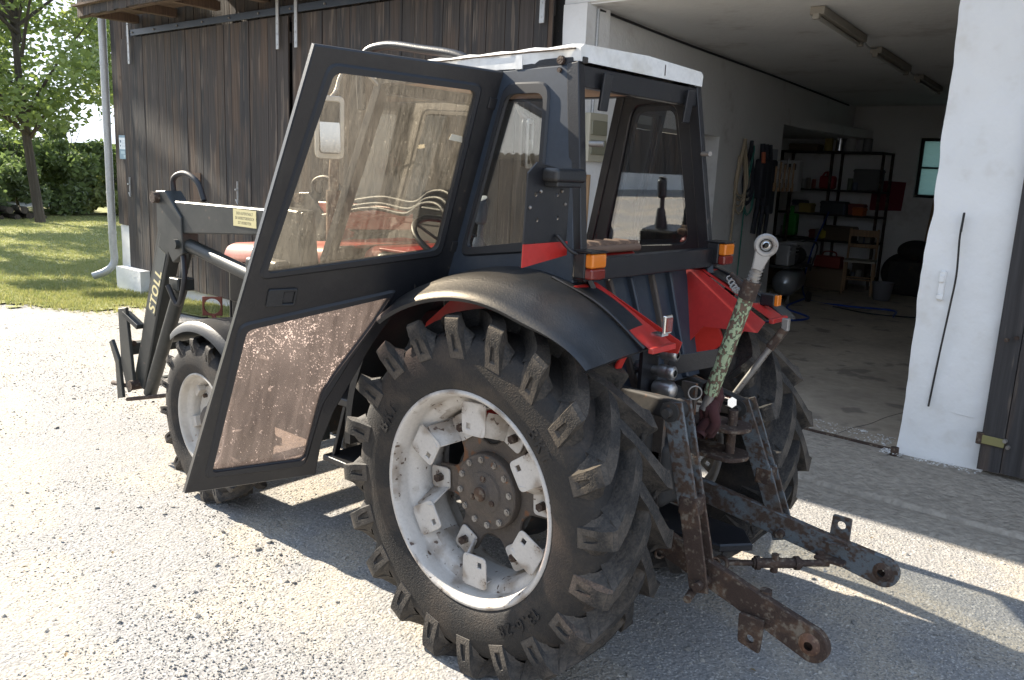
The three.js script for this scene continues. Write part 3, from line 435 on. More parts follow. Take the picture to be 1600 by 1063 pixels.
  mesh('handle', tube([[-0.12, 0.45, -0.46], [-0.12, 0.85, -0.6], [0.12, 0.85, -0.6], [0.12, 0.45, -0.46]], 0.014, 30, 8), M.dark, cp);
  tag(mesh('blue_hose', [tube([[-4.1, 1.95, -11.1], [-4.0, 1.2, -10.4], [-3.6, 0.5, -9.7], [-3.2, 0.36, -8.85]], 0.014, 40, 8), tube([[-3.55, 1.3, -11.9], [-3.4, 0.6, -10.9], [-3.0, 0.05, -9.9], [-2.3, 0.05, -9.6], [-1.7, 0.048, -9.8], [-1.5, 0.048, -9.2]], 0.014, 60, 8), tube([[-3.0, 0.05, -9.9], [-2.75, 0.048, -8.6], [-2.2, 0.048, -8.0], [-2.45, 0.048, -7.2]], 0.014, 40, 8)], std({ rgb: [0.015, 0.06, 0.32], roughness: 0.5 })), 'blue air hose trailing from the compressor over the floor', 'hose');
  tag(mesh('floor_cable', [tube([[-2.4, 0.046, -9.4], [-1.8, 0.046, -9.2], [-1.0, 0.046, -9.5], [0.4, 0.046, -9.2]], 0.01, 40, 6)], M.hose), 'black cable lying across the garage floor', 'cable');
  // more workshop things
  const clutter = (name, label, cat, geos, mat, x, y, z, ry = 0) => { const o = mesh(name, geos, mat); o.position.set(x, y, z); o.rotation.y = ry; return tag(o, label, cat); };
  const greyM = std({ rgb: [0.16, 0.16, 0.17], roughness: 0.6 }), brownM = std({ rgb: [0.16, 0.11, 0.07], roughness: 0.8 });
  clutter('spare_tyre', 'spare tyre standing against the back wall right of the shelf', 'tyre', lathe([[0.2, 0.08], [0.27, 0.1], [0.33, 0.07], [0.33, -0.07], [0.27, -0.1], [0.2, -0.08]], 40), M.rubber, -2.35, 0.36, -12.35, 0.2);
  clutter('bucket', 'grey bucket on the floor beside the wooden chair', 'bucket', [lathe([[0, 0], [0.12, 0], [0.16, 0.28], [0.165, 0.28], [0.15, 0.27], [0.115, 0.01]], 24).rotateX(-Math.PI / 2)], greyM, -2.2, 0.036, -10.9);
  clutter('wooden_crate', 'brown wooden crate on the floor left of the chair', 'crate', crate(0.6, 0.35, 0.4), brownM, -3.3, 0.036, -11.5, 0.1);
  clutter('wooden_crate', 'tall brown crate standing behind the compressor', 'crate', crate(0.5, 0.62, 0.4), brownM, -4.3, 0.036, -11.3, -0.1);
  clutter('tool_box', 'dark red tool box on the wooden crate by the chair', 'tool box', [box(-0.22, 0.22, 0, 0.2, -0.1, 0.1, 0.02), tube([[-0.12, 0.19, 0], [-0.1, 0.26, 0], [0.1, 0.26, 0], [0.12, 0.19, 0]], 0.012, 20, 6)], std({ rgb: [0.22, 0.03, 0.02], roughness: 0.5 }), -3.3, 0.388, -11.5);
  for (let i = 0; i < 4; i++) clutter('leaning_board', ['longest board leaning at the back wall by the window', 'narrow board leaning second beside the red sheet', 'short board leaning by the red sheet', 'thin lath leaning next to the spare tyre'][i], 'board', [bar([0, 0, 0.35], [0.05, 1.9 - 0.25 * i, 0.02], 0.1 - 0.015 * i, 0.025, [0, 0, 1])], M.stick, -2.05 + 0.17 * i, 0.036, -12.56);
  clutter('shovel', 'shovel with long handle hanging on the garage side wall', 'shovel', [rod([0, 0.3, 0], [0.02, 1.5, 0], 0.017), plate(rounded([[-0.1, 0], [0.1, 0], [0.11, 0.22], [0.02, 0.32], [-0.02, 0.32], [-0.11, 0.22]], 0.03), 0.006).rotateY(1.5)], M.rust, wx(-8.0) + 0.07, 0.5, -8.0);
  for (let i = 0; i < 9; i++) clutter('hand_tool', 'small steel hand tool hanging in the row on the side wall', 'tool', [rod([0, 0, 0], [0, 0.22 + 0.03 * (i % 3), 0], 0.012), box(-0.012, 0.012, -0.1, 0.01, -0.03, 0.03, 0.006)], i % 2 ? M.steel : M.stick, wx(-6.6) + 0.03 - 0.0, 1.75 + 0.05 * (i % 2), -7.9 - i * 0.07).userData.group = 'hand tools on the side wall';
  for (let i = 0; i < 9; i++) clutter('storage_box', 'small mixed storage box crowded on the middle shelf boards', 'box', crate(rr(0.12, 0.26), rr(0.1, 0.28), 0.2), std({ rgb: [[0.12, 0.1, 0.08], [0.06, 0.07, 0.1], [0.25, 0.23, 0.2], [0.2, 0.05, 0.04]][i % 4], roughness: 0.7 }), -4.4 + 0.17 * i, [0.816, 1.266, 0.216][i % 3], -12.3).userData.group = 'boxes on the shelf boards';
  // chair
  const ch = thing('wooden_chair', 'old wooden chair with a pale seat in the dark garage', 'chair', null, [-2.72, 0.034, -11.3]); ch.rotation.y = 0.25;
  mesh('seat', box(-0.24, 0.24, 0.52, 0.56, -0.22, 0.22, 0.012), std({ rgb: [0.30, 0.27, 0.22], roughness: 0.7 }), ch);
  for (const [x, z] of [[-0.21, 0.19], [0.21, 0.19], [-0.21, -0.19], [0.21, -0.19]]) mesh('leg', bar([x * 1.05, 0, z * 1.08], [x, z < 0 ? 1.05 : 0.52, z], 0.036, 0.036), M.stick, ch);
  for (const z of [0.19, -0.19]) mesh('stretcher', bar([-0.21, 0.25, z], [0.21, 0.25, z], 0.025, 0.02), M.stick, ch);
  mesh('backrest', [box(-0.2, 0.2, 0.92, 1.03, -0.2, -0.18, 0.008), box(-0.2, 0.2, 0.74, 0.8, -0.2, -0.18, 0.008)], M.stick, ch);
  tag(mesh('storage_sack', [new THREE.SphereGeometry(0.3, 20, 14).scale(1, 0.62, 0.8).translate(-2.1, 0.75, -12.1), box(-2.45, -1.75, 0.034, 0.6, -12.45, -11.85, 0.03)], M.dark), 'dark bundle resting on a chest by the back wall', 'bundle');
}

// ---------------------------------------------------------------- barn across the yard, which the cab windows mirror
{
  const ob = thing('opposite_barn', 'timber barn with corrugated roof across the yard behind the viewer', 'barn');
  const z = 9.6; let x = -22;
  while (x < 3) { const w = rr(0.2, 0.3); mesh('wall_plank', boxUV(box(x, x + w - 0.008, 0.2, 3.42, z, z + 0.03 + rr(0, 0.01)), rr(0, 8)), M.wood[Math.floor(rnd() * 3)], ob, true); x += w; }
  mesh('plinth', box(-22, 3, -0.6, 0.2, z - 0.03, z + 0.3), M.plasterIn, ob); mesh('wall_backing', box(-22, 3, 0.15, 3.4, z + 0.05, z + 0.3), M.dark, ob);
  const n = 480, pos = [], idx = []; for (let i = 0; i <= n; i++) { const xx = -22.5 + 26 * i / n, h = 0.03 * Math.sin(xx * 2 * Math.PI / 0.18); pos.push(xx, 3.48 + h, z - 0.3, xx, 3.05 + h, z + 5); } for (let i = 0; i < n; i++) idx.push(2 * i, 2 * i + 2, 2 * i + 1, 2 * i + 1, 2 * i + 2, 2 * i + 3);
  const g = new THREE.BufferGeometry(); g.setAttribute('position', new THREE.Float32BufferAttribute(pos, 3)); g.setIndex(idx); g.computeVertexNormals(); mesh('corrugated_roof', g, M.galv, ob);
}

// ---------------------------------------------------------------- tractor
const tractor = thing('tractor', 'red and black farm tractor with white roof, open cab door and front loader', 'tractor');
const font = await new FontLoader().loadAsync('fonts/droid/droid_sans_bold.typeface.json');
const T = tractor;

function lugGeo(o, side, dir) {                   // one moulded tread bar with the hollow in its outer end; at angle 0, axis z
  const { R, Rc, hw, sideR, dth, wt, wb } = o, st = [];
  const P = (r, th, z) => [r * Math.cos(th * dir), r * Math.sin(th * dir), z * side];
  const add = (rb, zb, rt, zt, th, w0, w1) => {
    const m = 0.42, rm = rb + (rt - rb) * m, zm = zb + (zt - zb) * m, w2 = w1 + (w0 - w1) * 0.22, e = (w) => w / 2 / R;
    st.push([P(rb, th - e(w0), zb), P(rm, th - e(w2), zm), P(rt, th - e(w1), zt), P(rt, th + e(w1), zt), P(rm, th + e(w2), zm), P(rb, th + e(w0), zb)]);
  };
  add(sideR, hw * 0.94, sideR + 0.004, hw * 0.995, -0.03, wb * 0.9, wt * 1.3);
  add(R * 0.855, hw * 0.90, R * 0.862, hw * 1.04, -0.016, wb * 0.95, wt * 1.15);
  add(R * 0.88, hw * 0.84, R * 0.925, hw * 1.06, -0.004, wb * 1.0, wt * 1.0);
  add(R * 0.89, hw * 0.80, R * 0.978, hw * 1.02, 0.004, wb * 1.05, wt * 1.0);
  add(R * 0.895, hw * 0.74, R * 0.993, hw * 0.95, 0.01, wb * 1.05, wt);
  for (let k = 1; k <= 8; k++) { const t = k / 8, z = hw * (0.93 - 1.07 * t); add(Rc - 0.016, z, R - 0.012 * (z / hw) ** 2 - (k === 8 ? 0.005 : 0), z, 0.008 + dth * Math.pow(t, 1.3), wb * (1 - 0.12 * t), wt * (1 + 0.1 * t)); }
  const pos = [], tri = (a, b, c) => pos.push(...a, ...b, ...c), quad = (a, b, c, d) => { tri(a, b, c); tri(a, c, d); };
  const L = (a, b, t) => [0, 1, 2].map((i) => a[i] + (b[i] - a[i]) * t);
  for (let i = 0; i + 1 < st.length; i++) {
    const a = st[i], b = st[i + 1];
    for (const k of [0, 1, 3, 4]) quad(a[k], b[k], b[k + 1], a[k + 1]);
    if (i > 1) quad(a[2], b[2], b[3], a[3]);
  }
  {                                               // hollow end face over the first two steps
    const A = st[0][2], M1 = st[1][2], B = st[2][2], C = st[2][3], M2 = st[1][3], D = st[0][3];
    const row = (v) => v < 0.5 ? [L(A, M1, v * 2), L(D, M2, v * 2)] : [L(M1, B, v * 2 - 1), L(M2, C, v * 2 - 1)];
    const m = (u, v, d) => { const [p, q] = row(v), w = L(p, q, u); return [w[0], w[1], w[2] - d * side]; };
    const ring = (u0, u1, u2, v0, v1, d) => [m(u0, v0, d), m(u1, 0.5, d), m(u2, v1, d), m(1 - u2, v1, d), m(1 - u1, 0.5, d), m(1 - u0, v0, d)];
    const o6 = [A, M1, B, C, M2, D], i6 = ring(0.3, 0.33, 0.4, 0.2, 0.8, 0), d6 = ring(0.35, 0.38, 0.44, 0.27, 0.72, 0.009);
    for (let k = 0; k < 6; k++) { const l = (k + 1) % 6; quad(o6[k], o6[l], i6[l], i6[k]); quad(i6[k], i6[l], d6[l], d6[k]); }
    quad(d6[0], d6[1], d6[4], d6[5]); quad(d6[1], d6[2], d6[3], d6[4]);
  }
  for (const [e, f] of [[st[st.length - 1], 1], [st[0], -1]]) { quad(e[0], e[1], e[4], e[5]); quad(e[1], e[2], e[3], e[4]); }
  const g = new THREE.BufferGeometry(); g.setAttribute('position', new THREE.Float32BufferAttribute(pos, 3)); g.computeVertexNormals();
  return boxUV(toCreasedNormals(g, 0.62), side + dir * 2);
}
function sidewallText(text, r, a0, size, zf, dir) {
  const gs = []; let a = a0;
  for (const ch of text) {
    const g = new TextGeometry(ch, { font, size, depth: 0.004, curveSegments: 3, bevelEnabled: false }); g.computeBoundingBox(); const w = Math.max(0.3 * size, g.boundingBox.max.x - g.boundingBox.min.x);
    g.translate(-w / 2, 0, 0); const th = a - w / 2 / r; g.rotateZ(th - Math.PI / 2).translate(r * Math.cos(th), r * Math.sin(th), zf); gs.push(g); a -= (w + size * 0.22) / r;
  }
  return gs;
}
function makeWheel(name, o) {
  const w = part(name, T), { R, Rc, hw, n, dir } = o;
  const half = o.profile;                         // [r, z] from bead to crown
  const prof = [...half.map(([r, z]) => [r, z]), ...half.slice(0, -1).reverse().map(([r, z]) => [r, -z])];
  const sp = new THREE.SplineCurve(prof.map(([r, z]) => new THREE.Vector2(r, z))).getPoints(46).map((v) => [v.x, v.y]);
  mesh('tyre', lathe(sp, 90), M.rubber, w);
  for (const side of [1, -1]) { const g = lugGeo(o, side, dir); for (let i = 0; i < n; i++) { const l = mesh('lug', g, M.lug, w, true); l.rotation.z = (i + (side < 0 ? 0.5 : 0) + (o.phase || 0)) * 2 * Math.PI / n; } }
  mesh('rim', lathe(new THREE.SplineCurve(o.rim.map(([r, z]) => new THREE.Vector2(r, z))).getPoints(60).map((v) => [v.x, v.y]), 80), o.rimMat, w);
  return w;
}
const rearO = { R: 0.652, Rc: 0.588, hw: 0.172, sideR: 0.50, dth: 0.36, wt: 0.064, wb: 0.142, n: 20, profile: [[0.372, 0.138], [0.40, 0.158], [0.45, 0.170], [0.50, 0.169], [0.545, 0.158], [0.573, 0.135], [0.587, 0.09], [0.592, 0.0]], rim: [[0.372, 0.142], [0.388, 0.146], [0.389, 0.154], [0.38, 0.158], [0.371, 0.152], [0.363, 0.135], [0.358, 0.11], [0.352, 0.085], [0.325, 0.066], [0.312, 0.04], [0.31, 0.0], [0.312, -0.05], [0.335, -0.07], [0.355, -0.10], [0.368, -0.14], [0.386, -0.15]], rimMat: M.rim };
function rearWheel(s) {
  const w = makeWheel('rear_wheel', { ...rearO, dir: s, phase: 0.32 }); w.position.set(0, 0.642, s * 0.585); if (s < 0) w.rotation.y = Math.PI;
  const D = Math.PI / 180;
  // dark spider that carries the rim
  const sp = []; for (let k = 0; k < 6; k++) { const a = (4 + 60 * k) * D; for (const [da, r] of [[-11, 0.272], [11, 0.272], [17, 0.185], [30, 0.165], [43, 0.185]]) sp.push([r * Math.cos(a + da * D), r * Math.sin(a + da * D)]); }
  mesh('spider', [plate(rounded(sp, 0.02), 0.018, 0.004).translate(0, 0, 0.0)], M.hub, w);
  mesh('drum', rod([0, 0, -0.14], [0, 0, -0.005], 0.21, 0.185, 36), M.dark, w);
  mesh('hub', lathe([[0, 0.07], [0.03, 0.07], [0.032, 0.058], [0.074, 0.055], [0.078, 0.047], [0.134, 0.045], [0.14, 0.036], [0.142, 0.0], [0.13, -0.02]], 48), M.hub, w);
  mesh('hub_cap', lathe([[0, 0.083], [0.019, 0.082], [0.026, 0.076], [0.028, 0.06]], 20), M.rust, w);
  for (let k = 0; k < 12; k++) { const a = (10 + 30 * k) * D, x = 0.119 * Math.cos(a), y = 0.119 * Math.sin(a); mesh('hub_bolt', [rod([x, y, 0.04], [x, y, 0.052], 0.013, 0.013, 6), rod([x, y, 0.05], [x, y, 0.056], 0.007)], M.steel, w); }
  for (let k = 0; k < 3; k++) { const a = (90 + 120 * k) * D, x = 0.053 * Math.cos(a), y = 0.053 * Math.sin(a); mesh('plug', rod([x, y, 0.05], [x, y, 0.062], 0.011, 0.011, 10), M.rust, w); }
  for (let k = 0; k < 6; k++) {                   // bent brackets between spider and rim
    const b = part('rim_bracket', w); b.rotation.z = (4 + 60 * k) * D;
    const pl = plate(rounded([[-0.056, -0.058], [0.053, -0.058], [0.058, 0.062], [-0.058, 0.062]], 0.02), 0.008, 0.002, [[[-0.036, -0.036], [-0.036, -0.016], [-0.016, -0.016], [-0.016, -0.036]]]).rotateZ(-Math.PI / 2);
    const turn = (g, a, r, z) => g.translate(r, 0, z).rotateZ(a * D);
    const web = (a0, a1) => { const r0 = 0.215, r1 = 0.305; return [[r0, a0], [r1, a1]]; };
    const flange = plate(rounded([[-0.045, -0.04], [0.05, -0.04], [0.05, 0.045], [-0.045, 0.045]], 0.018), 0.008, 0.002);
    const p0 = V(0.255 * Math.cos(10 * D), 0.255 * Math.sin(10 * D), 0.018), p1 = V(0.272 * Math.cos(19 * D), 0.272 * Math.sin(19 * D), 0.098);
    const w1 = along(new RoundedBoxGeometry(0.008, p0.distanceTo(p1) + 0.006, 0.092, 1, 0.003), p0, p1, V(Math.cos(14 * D), Math.sin(14 * D), 0));
    mesh('bracket_sheet', creased(merge([turn(flange, 0, 0.248, 0.016), w1, turn(pl, 29, 0.277, 0.1), plate([[0, -0.045], [0.06, -0.045], [0.06, 0.045], [0, 0.045]], 0.008, 0.002).rotateY(Math.PI / 2).translate(0.318, 0, 0.096).rotateZ(29 * D)]), 0.5), M.rim, b);
    mesh('bracket_bolt', [rod([0.248, 0, 0.01], [0.248, 0, 0.045], 0.017, 0.016, 6)], M.rust, b);
  }
  mesh('valve', rod([0.02, -0.33, 0.06], [0.022, -0.325, 0.09], 0.009), M.chrome, w);
  mesh('lettering', [...sidewallText('13.6-28', 0.435, -0.63, 0.04, 0.171, 1), ...sidewallText('BKT', 0.42, 0.86, 0.046, 0.168, 1), ...sidewallText('BKT', 0.42, 2.78, 0.046, 0.168, 1)], M.rubber, w);
  return w;
}
rearWheel(1); rearWheel(-1);
const frontO = { R: 0.455, Rc: 0.418, hw: 0.118, sideR: 0.35, dth: 0.32, wt: 0.04, wb: 0.095, n: 16, profile: [[0.245, 0.09], [0.27, 0.105], [0.31, 0.117], [0.355, 0.118], [0.39, 0.111], [0.409, 0.095], [0.418, 0.06], [0.421, 0.0]], rim: [[0.245, 0.092], [0.258, 0.095], [0.258, 0.102], [0.25, 0.104], [0.243, 0.095], [0.238, 0.075], [0.232, 0.06], [0.21, 0.045], [0.203, 0.02], [0.203, -0.03], [0.225, -0.05], [0.245, -0.09]], rimMat: M.rimF };
function frontWheel(s) {
  const w = makeWheel('front_wheel', { ...frontO, dir: s, phase: 0.2 }); w.position.set(-2.0, 0.45, s * 0.515); w.rotation.y = (s < 0 ? Math.PI : 0) - 0.04; w.scale.setScalar(0.96); w.position.y = 0.434;
  mesh('disc', [plate(rounded([0, 1, 2, 3, 4, 5, 6, 7].map((k) => [0.2 * Math.cos(k * Math.PI / 4), 0.2 * Math.sin(k * Math.PI / 4)]), 0.03), 0.014, 0.003)], M.rimF, w);
  mesh('hub', lathe([[0, 0.08], [0.05, 0.078], [0.07, 0.06], [0.085, 0.02], [0.11, 0.012], [0.11, 0]], 30), M.hub, w);
  for (let k = 0; k < 6; k++) { const a = k * Math.PI / 3 + 0.3; mesh('bracket', [box(0.17, 0.235, -0.03, 0.03, 0.0, 0.05, 0.006).rotateZ(a)], M.rimF, w); mesh('wheel_bolt', rod([0.15 * Math.cos(a), 0.15 * Math.sin(a), 0.0], [0.15 * Math.cos(a), 0.15 * Math.sin(a), 0.025], 0.012, 0.012, 6), M.rust, w); }
}
frontWheel(1); frontWheel(-1);

// drive line and chassis
mesh('rear_axle', [lathe([[0.10, 0.44], [0.11, 0.38], [0.13, 0.25], [0.19, 0.16], [0.19, -0.16], [0.13, -0.25], [0.11, -0.38], [0.10, -0.44]], 28).translate(0, 0.64, 0)], M.dark, T);
mesh('gearbox', [box(-0.75, 0.3, 0.42, 0.92, -0.19, 0.19, 0.04), box(-0.3, 0.36, 0.5, 0.98, -0.16, 0.16, 0.05), box(0.28, 0.42, 0.55, 0.8, -0.11, 0.11, 0.03)], M.dark, T);
mesh('engine_block', [box(-1.95, -0.7, 0.48, 1.02, -0.2, 0.2, 0.03), box(-1.7, -1.0, 0.4, 0.5, -0.14, 0.14, 0.03), box(-1.75, -1.05, 0.98, 1.15, -0.14, 0.14, 0.03)], M.dark, T);
mesh('front_axle', [bar([-2.0, 0.45, -0.42], [-2.0, 0.45, 0.42], 0.13, 0.12, [0, 1, 0], 0.03), lathe([[0.0, 0.06], [0.11, 0.05], [0.12, 0], [0.11, -0.05], [0, -0.06]], 20).translate(-2.0, 0.45, 0.37), lathe([[0.0, 0.06], [0.11, 0.05], [0.12, 0], [0.11, -0.05], [0, -0.06]], 20).translate(-2.0, 0.45, -0.37)], M.dark, T);
mesh('axle_beam', [box(-2.35, -1.5, 0.6, 0.78, -0.16, 0.16, 0.03), bar([-1.95, 0.42, 0.05], [-0.75, 0.5, 0.05], 0.06, 0.06, null, 0.02)], M.dark, T);
for (const s of [1, -1]) {
  mesh('side_step', [box(-1.1, -0.78, 0.44, 0.47, s * 0.24, s * 0.52, 0.008), bar([-1.06, 0.46, s * 0.48], [-1.02, 0.72, s * 0.44], 0.03, 0.02), bar([-0.82, 0.46, s * 0.48], [-0.82, 0.72, s * 0.44], 0.03, 0.02), box(-1.2, -0.55, 0.70, 0.74, s * 0.2, s * 0.47, 0.01)], M.black, T);
  mesh('chassis_rail', [box(-2.2, -0.5, 0.60, 0.72, s * 0.2, s * 0.26, 0.008)], M.dark, T);
}
mesh('fuel_tank', box(-0.74, -0.4, 0.46, 0.8, 0.24, 0.46, 0.04), M.plastic, T);

// hood, dash, steering
{
  const prof = [[-0.255, 1.25], [-0.255, 1.29], [-0.235, 1.335], [-0.19, 1.355], [0.19, 1.355], [0.235, 1.335], [0.255, 1.29], [0.255, 1.25]];
  const sh = new THREE.Shape(rounded(prof, 0.03).map(([z, y]) => new THREE.Vector2(z, y))), g = new THREE.ExtrudeGeometry(sh, { depth: 1.3, bevelEnabled: true, bevelThickness: 0.012, bevelSize: 0.012, bevelOffset: -0.012, bevelSegments: 2, curveSegments: 6 }).rotateY(-Math.PI / 2).translate(-1.05, 0, 0);
  const p = g.attributes.position; for (let i = 0; i < p.count; i++) { const t = clamp((p.getX(i) + 2.35) / 1.3); if (p.getY(i) > 1.1) p.setY(i, p.getY(i) - 0.05 + 0.10 * t); }
  mesh('engine_side_panel', box(-2.33, -1.07, 0.98, 1.248, -0.246, 0.246, 0.02), M.black, T);
  mesh('hood', creased(g, 0.5), M.hood, T);
  const c = document.createElement('canvas'); c.width = 1024; c.height = 96; const k = c.getContext('2d'); k.fillStyle = '#d9d6cd'; k.fillRect(0, 0, 1024, 96); k.fillStyle = '#3a3a3c'; k.font = 'bold 76px sans-serif'; k.textBaseline = 'middle'; k.fillText('MASSEY FERGUSON', 14, 52, 990);
  const t = new THREE.CanvasTexture(c); t.colorSpace = THREE.SRGBColorSpace;
  const d = mesh('side_lettering', new THREE.BoxGeometry(0.86, 0.082, 0.003), std({ map: t, roughness: 0.5 }), T, true); d.position.set(-1.575, 1.2, 0.2485);
  mesh('grille', [box(-2.372, -2.35, 0.75, 1.24, -0.22, 0.22, 0.01), box(-2.35, -2.0, 0.72, 1.05, -0.22, 0.22, 0.02)], M.black, T);
  mesh('exhaust', [rod([-1.86, 1.3, -0.12], [-1.86, 1.62, -0.12], 0.042), tube([[-1.86, 1.6, -0.12], [-1.86, 1.75, -0.12], [-1.84, 1.83, -0.12], [-1.79, 1.87, -0.12]], 0.027, 20, 10)], M.rust, T);
  mesh('dashboard', [box(-1.08, -0.82, 1.12, 1.385, -0.27, 0.27, 0.05), box(-1.02, -0.86, 0.75, 1.15, -0.2, 0.2, 0.04)], M.black, T);
  mesh('dash_trim', [box(-1.06, -0.84, 1.386, 1.40, -0.24, 0.24, 0.006)], M.red, T);
  for (const z of [-0.14, 0, 0.14]) mesh('gauge', [lathe([[0, 0.01], [0.045, 0.012], [0.05, 0.006], [0.05, 0]], 20).rotateY(Math.PI / 2).translate(-0.82, 1.3, z)], M.steel, T);
  const st = part('steering_wheel', T);
  const ring = new THREE.TorusGeometry(0.185, 0.014, 10, 48).rotateX(Math.PI / 2 - 0.0).rotateZ(-0.55).translate(-0.80, 1.44, 0.03);
  mesh('wheel_rim', ring, M.plastic, st);
  for (let k = 0; k < 3; k++) { const a = k * 2.094 + 0.4, q = V(0.18 * Math.cos(a), 0, 0.18 * Math.sin(a)).applyAxisAngle(V(0, 0, 1), -0.55).add(V(-0.80, 1.44, 0.03)); mesh('spoke', bar([-0.82, 1.415, 0.03], q, 0.03, 0.012), M.plastic, st); }
  mesh('column', [rod([-0.98, 1.22, 0.03], [-0.81, 1.43, 0.03], 0.032, 0.03), new THREE.SphereGeometry(0.04, 14, 10).translate(-0.805, 1.435, 0.03)], M.plastic, st);
  const lvM = std({ rgb: [0.09, 0.105, 0.13], roughness: 0.4 }), lv = part('loader_lever', T); mesh('lever', [rod([-0.43, 1.36, 0.25], [-0.42, 1.56, 0.25], 0.012), lathe([[0.034, 0], [0.03, 0.02], [0.033, 0.022], [0.027, 0.045], [0.03, 0.047], [0.023, 0.07], [0.026, 0.072], [0.018, 0.1]], 16).rotateX(-Math.PI / 2).translate(-0.43, 1.4, 0.25)], lvM, lv);
  mesh('knob', [box(-0.446, -0.398, 1.55, 1.655, 0.228, 0.272, 0.02)], lvM, lv); mesh('knob_face', [lathe([[0, 0.004], [0.02, 0.003], [0.022, 0]], 18).rotateX(-Math.PI / 2 + 0.5).translate(-0.418, 1.655, 0.252)], M.white, lv);
  mesh('lever_console', box(-0.52, -0.3, 0.9, 1.40, 0.17, 0.36, 0.02), M.black, T);
}
// driver seat
{
  const s = part('driver_seat', T);
  mesh('cushion', box(-0.46, -0.02, 1.0, 1.12, -0.22, 0.22, 0.05), M.red, s);
  mesh('backrest', [box(-0.06, 0.045, 1.1, 1.475, -0.22, 0.22, 0.04)], M.red, s);
  mesh('seat_pad', [box(-0.075, 0.06, 1.474, 1.505, -0.2, 0.2, 0.014), ...[0, 1, 2, 3, 4, 5].map((i) => rod([-0.06, 1.503, -0.17 + i * 0.068], [0.05, 1.503, -0.17 + i * 0.068], 0.014))], std({ rgb: [0.20, 0.13, 0.09], roughness: 0.85 }), s);
  mesh('seat_post', box(-0.4, -0.1, 0.88, 1.0, -0.15, 0.15, 0.03), M.black, s);
}
mesh('seat_deck', box(-0.45, 0.16, 0.87, 0.995, -0.385, 0.385, 0.015), M.black, T);
mesh('cab_floor', box(-1.1, -0.25, 0.84, 0.88, -0.45, 0.45, 0.01), M.black, T);

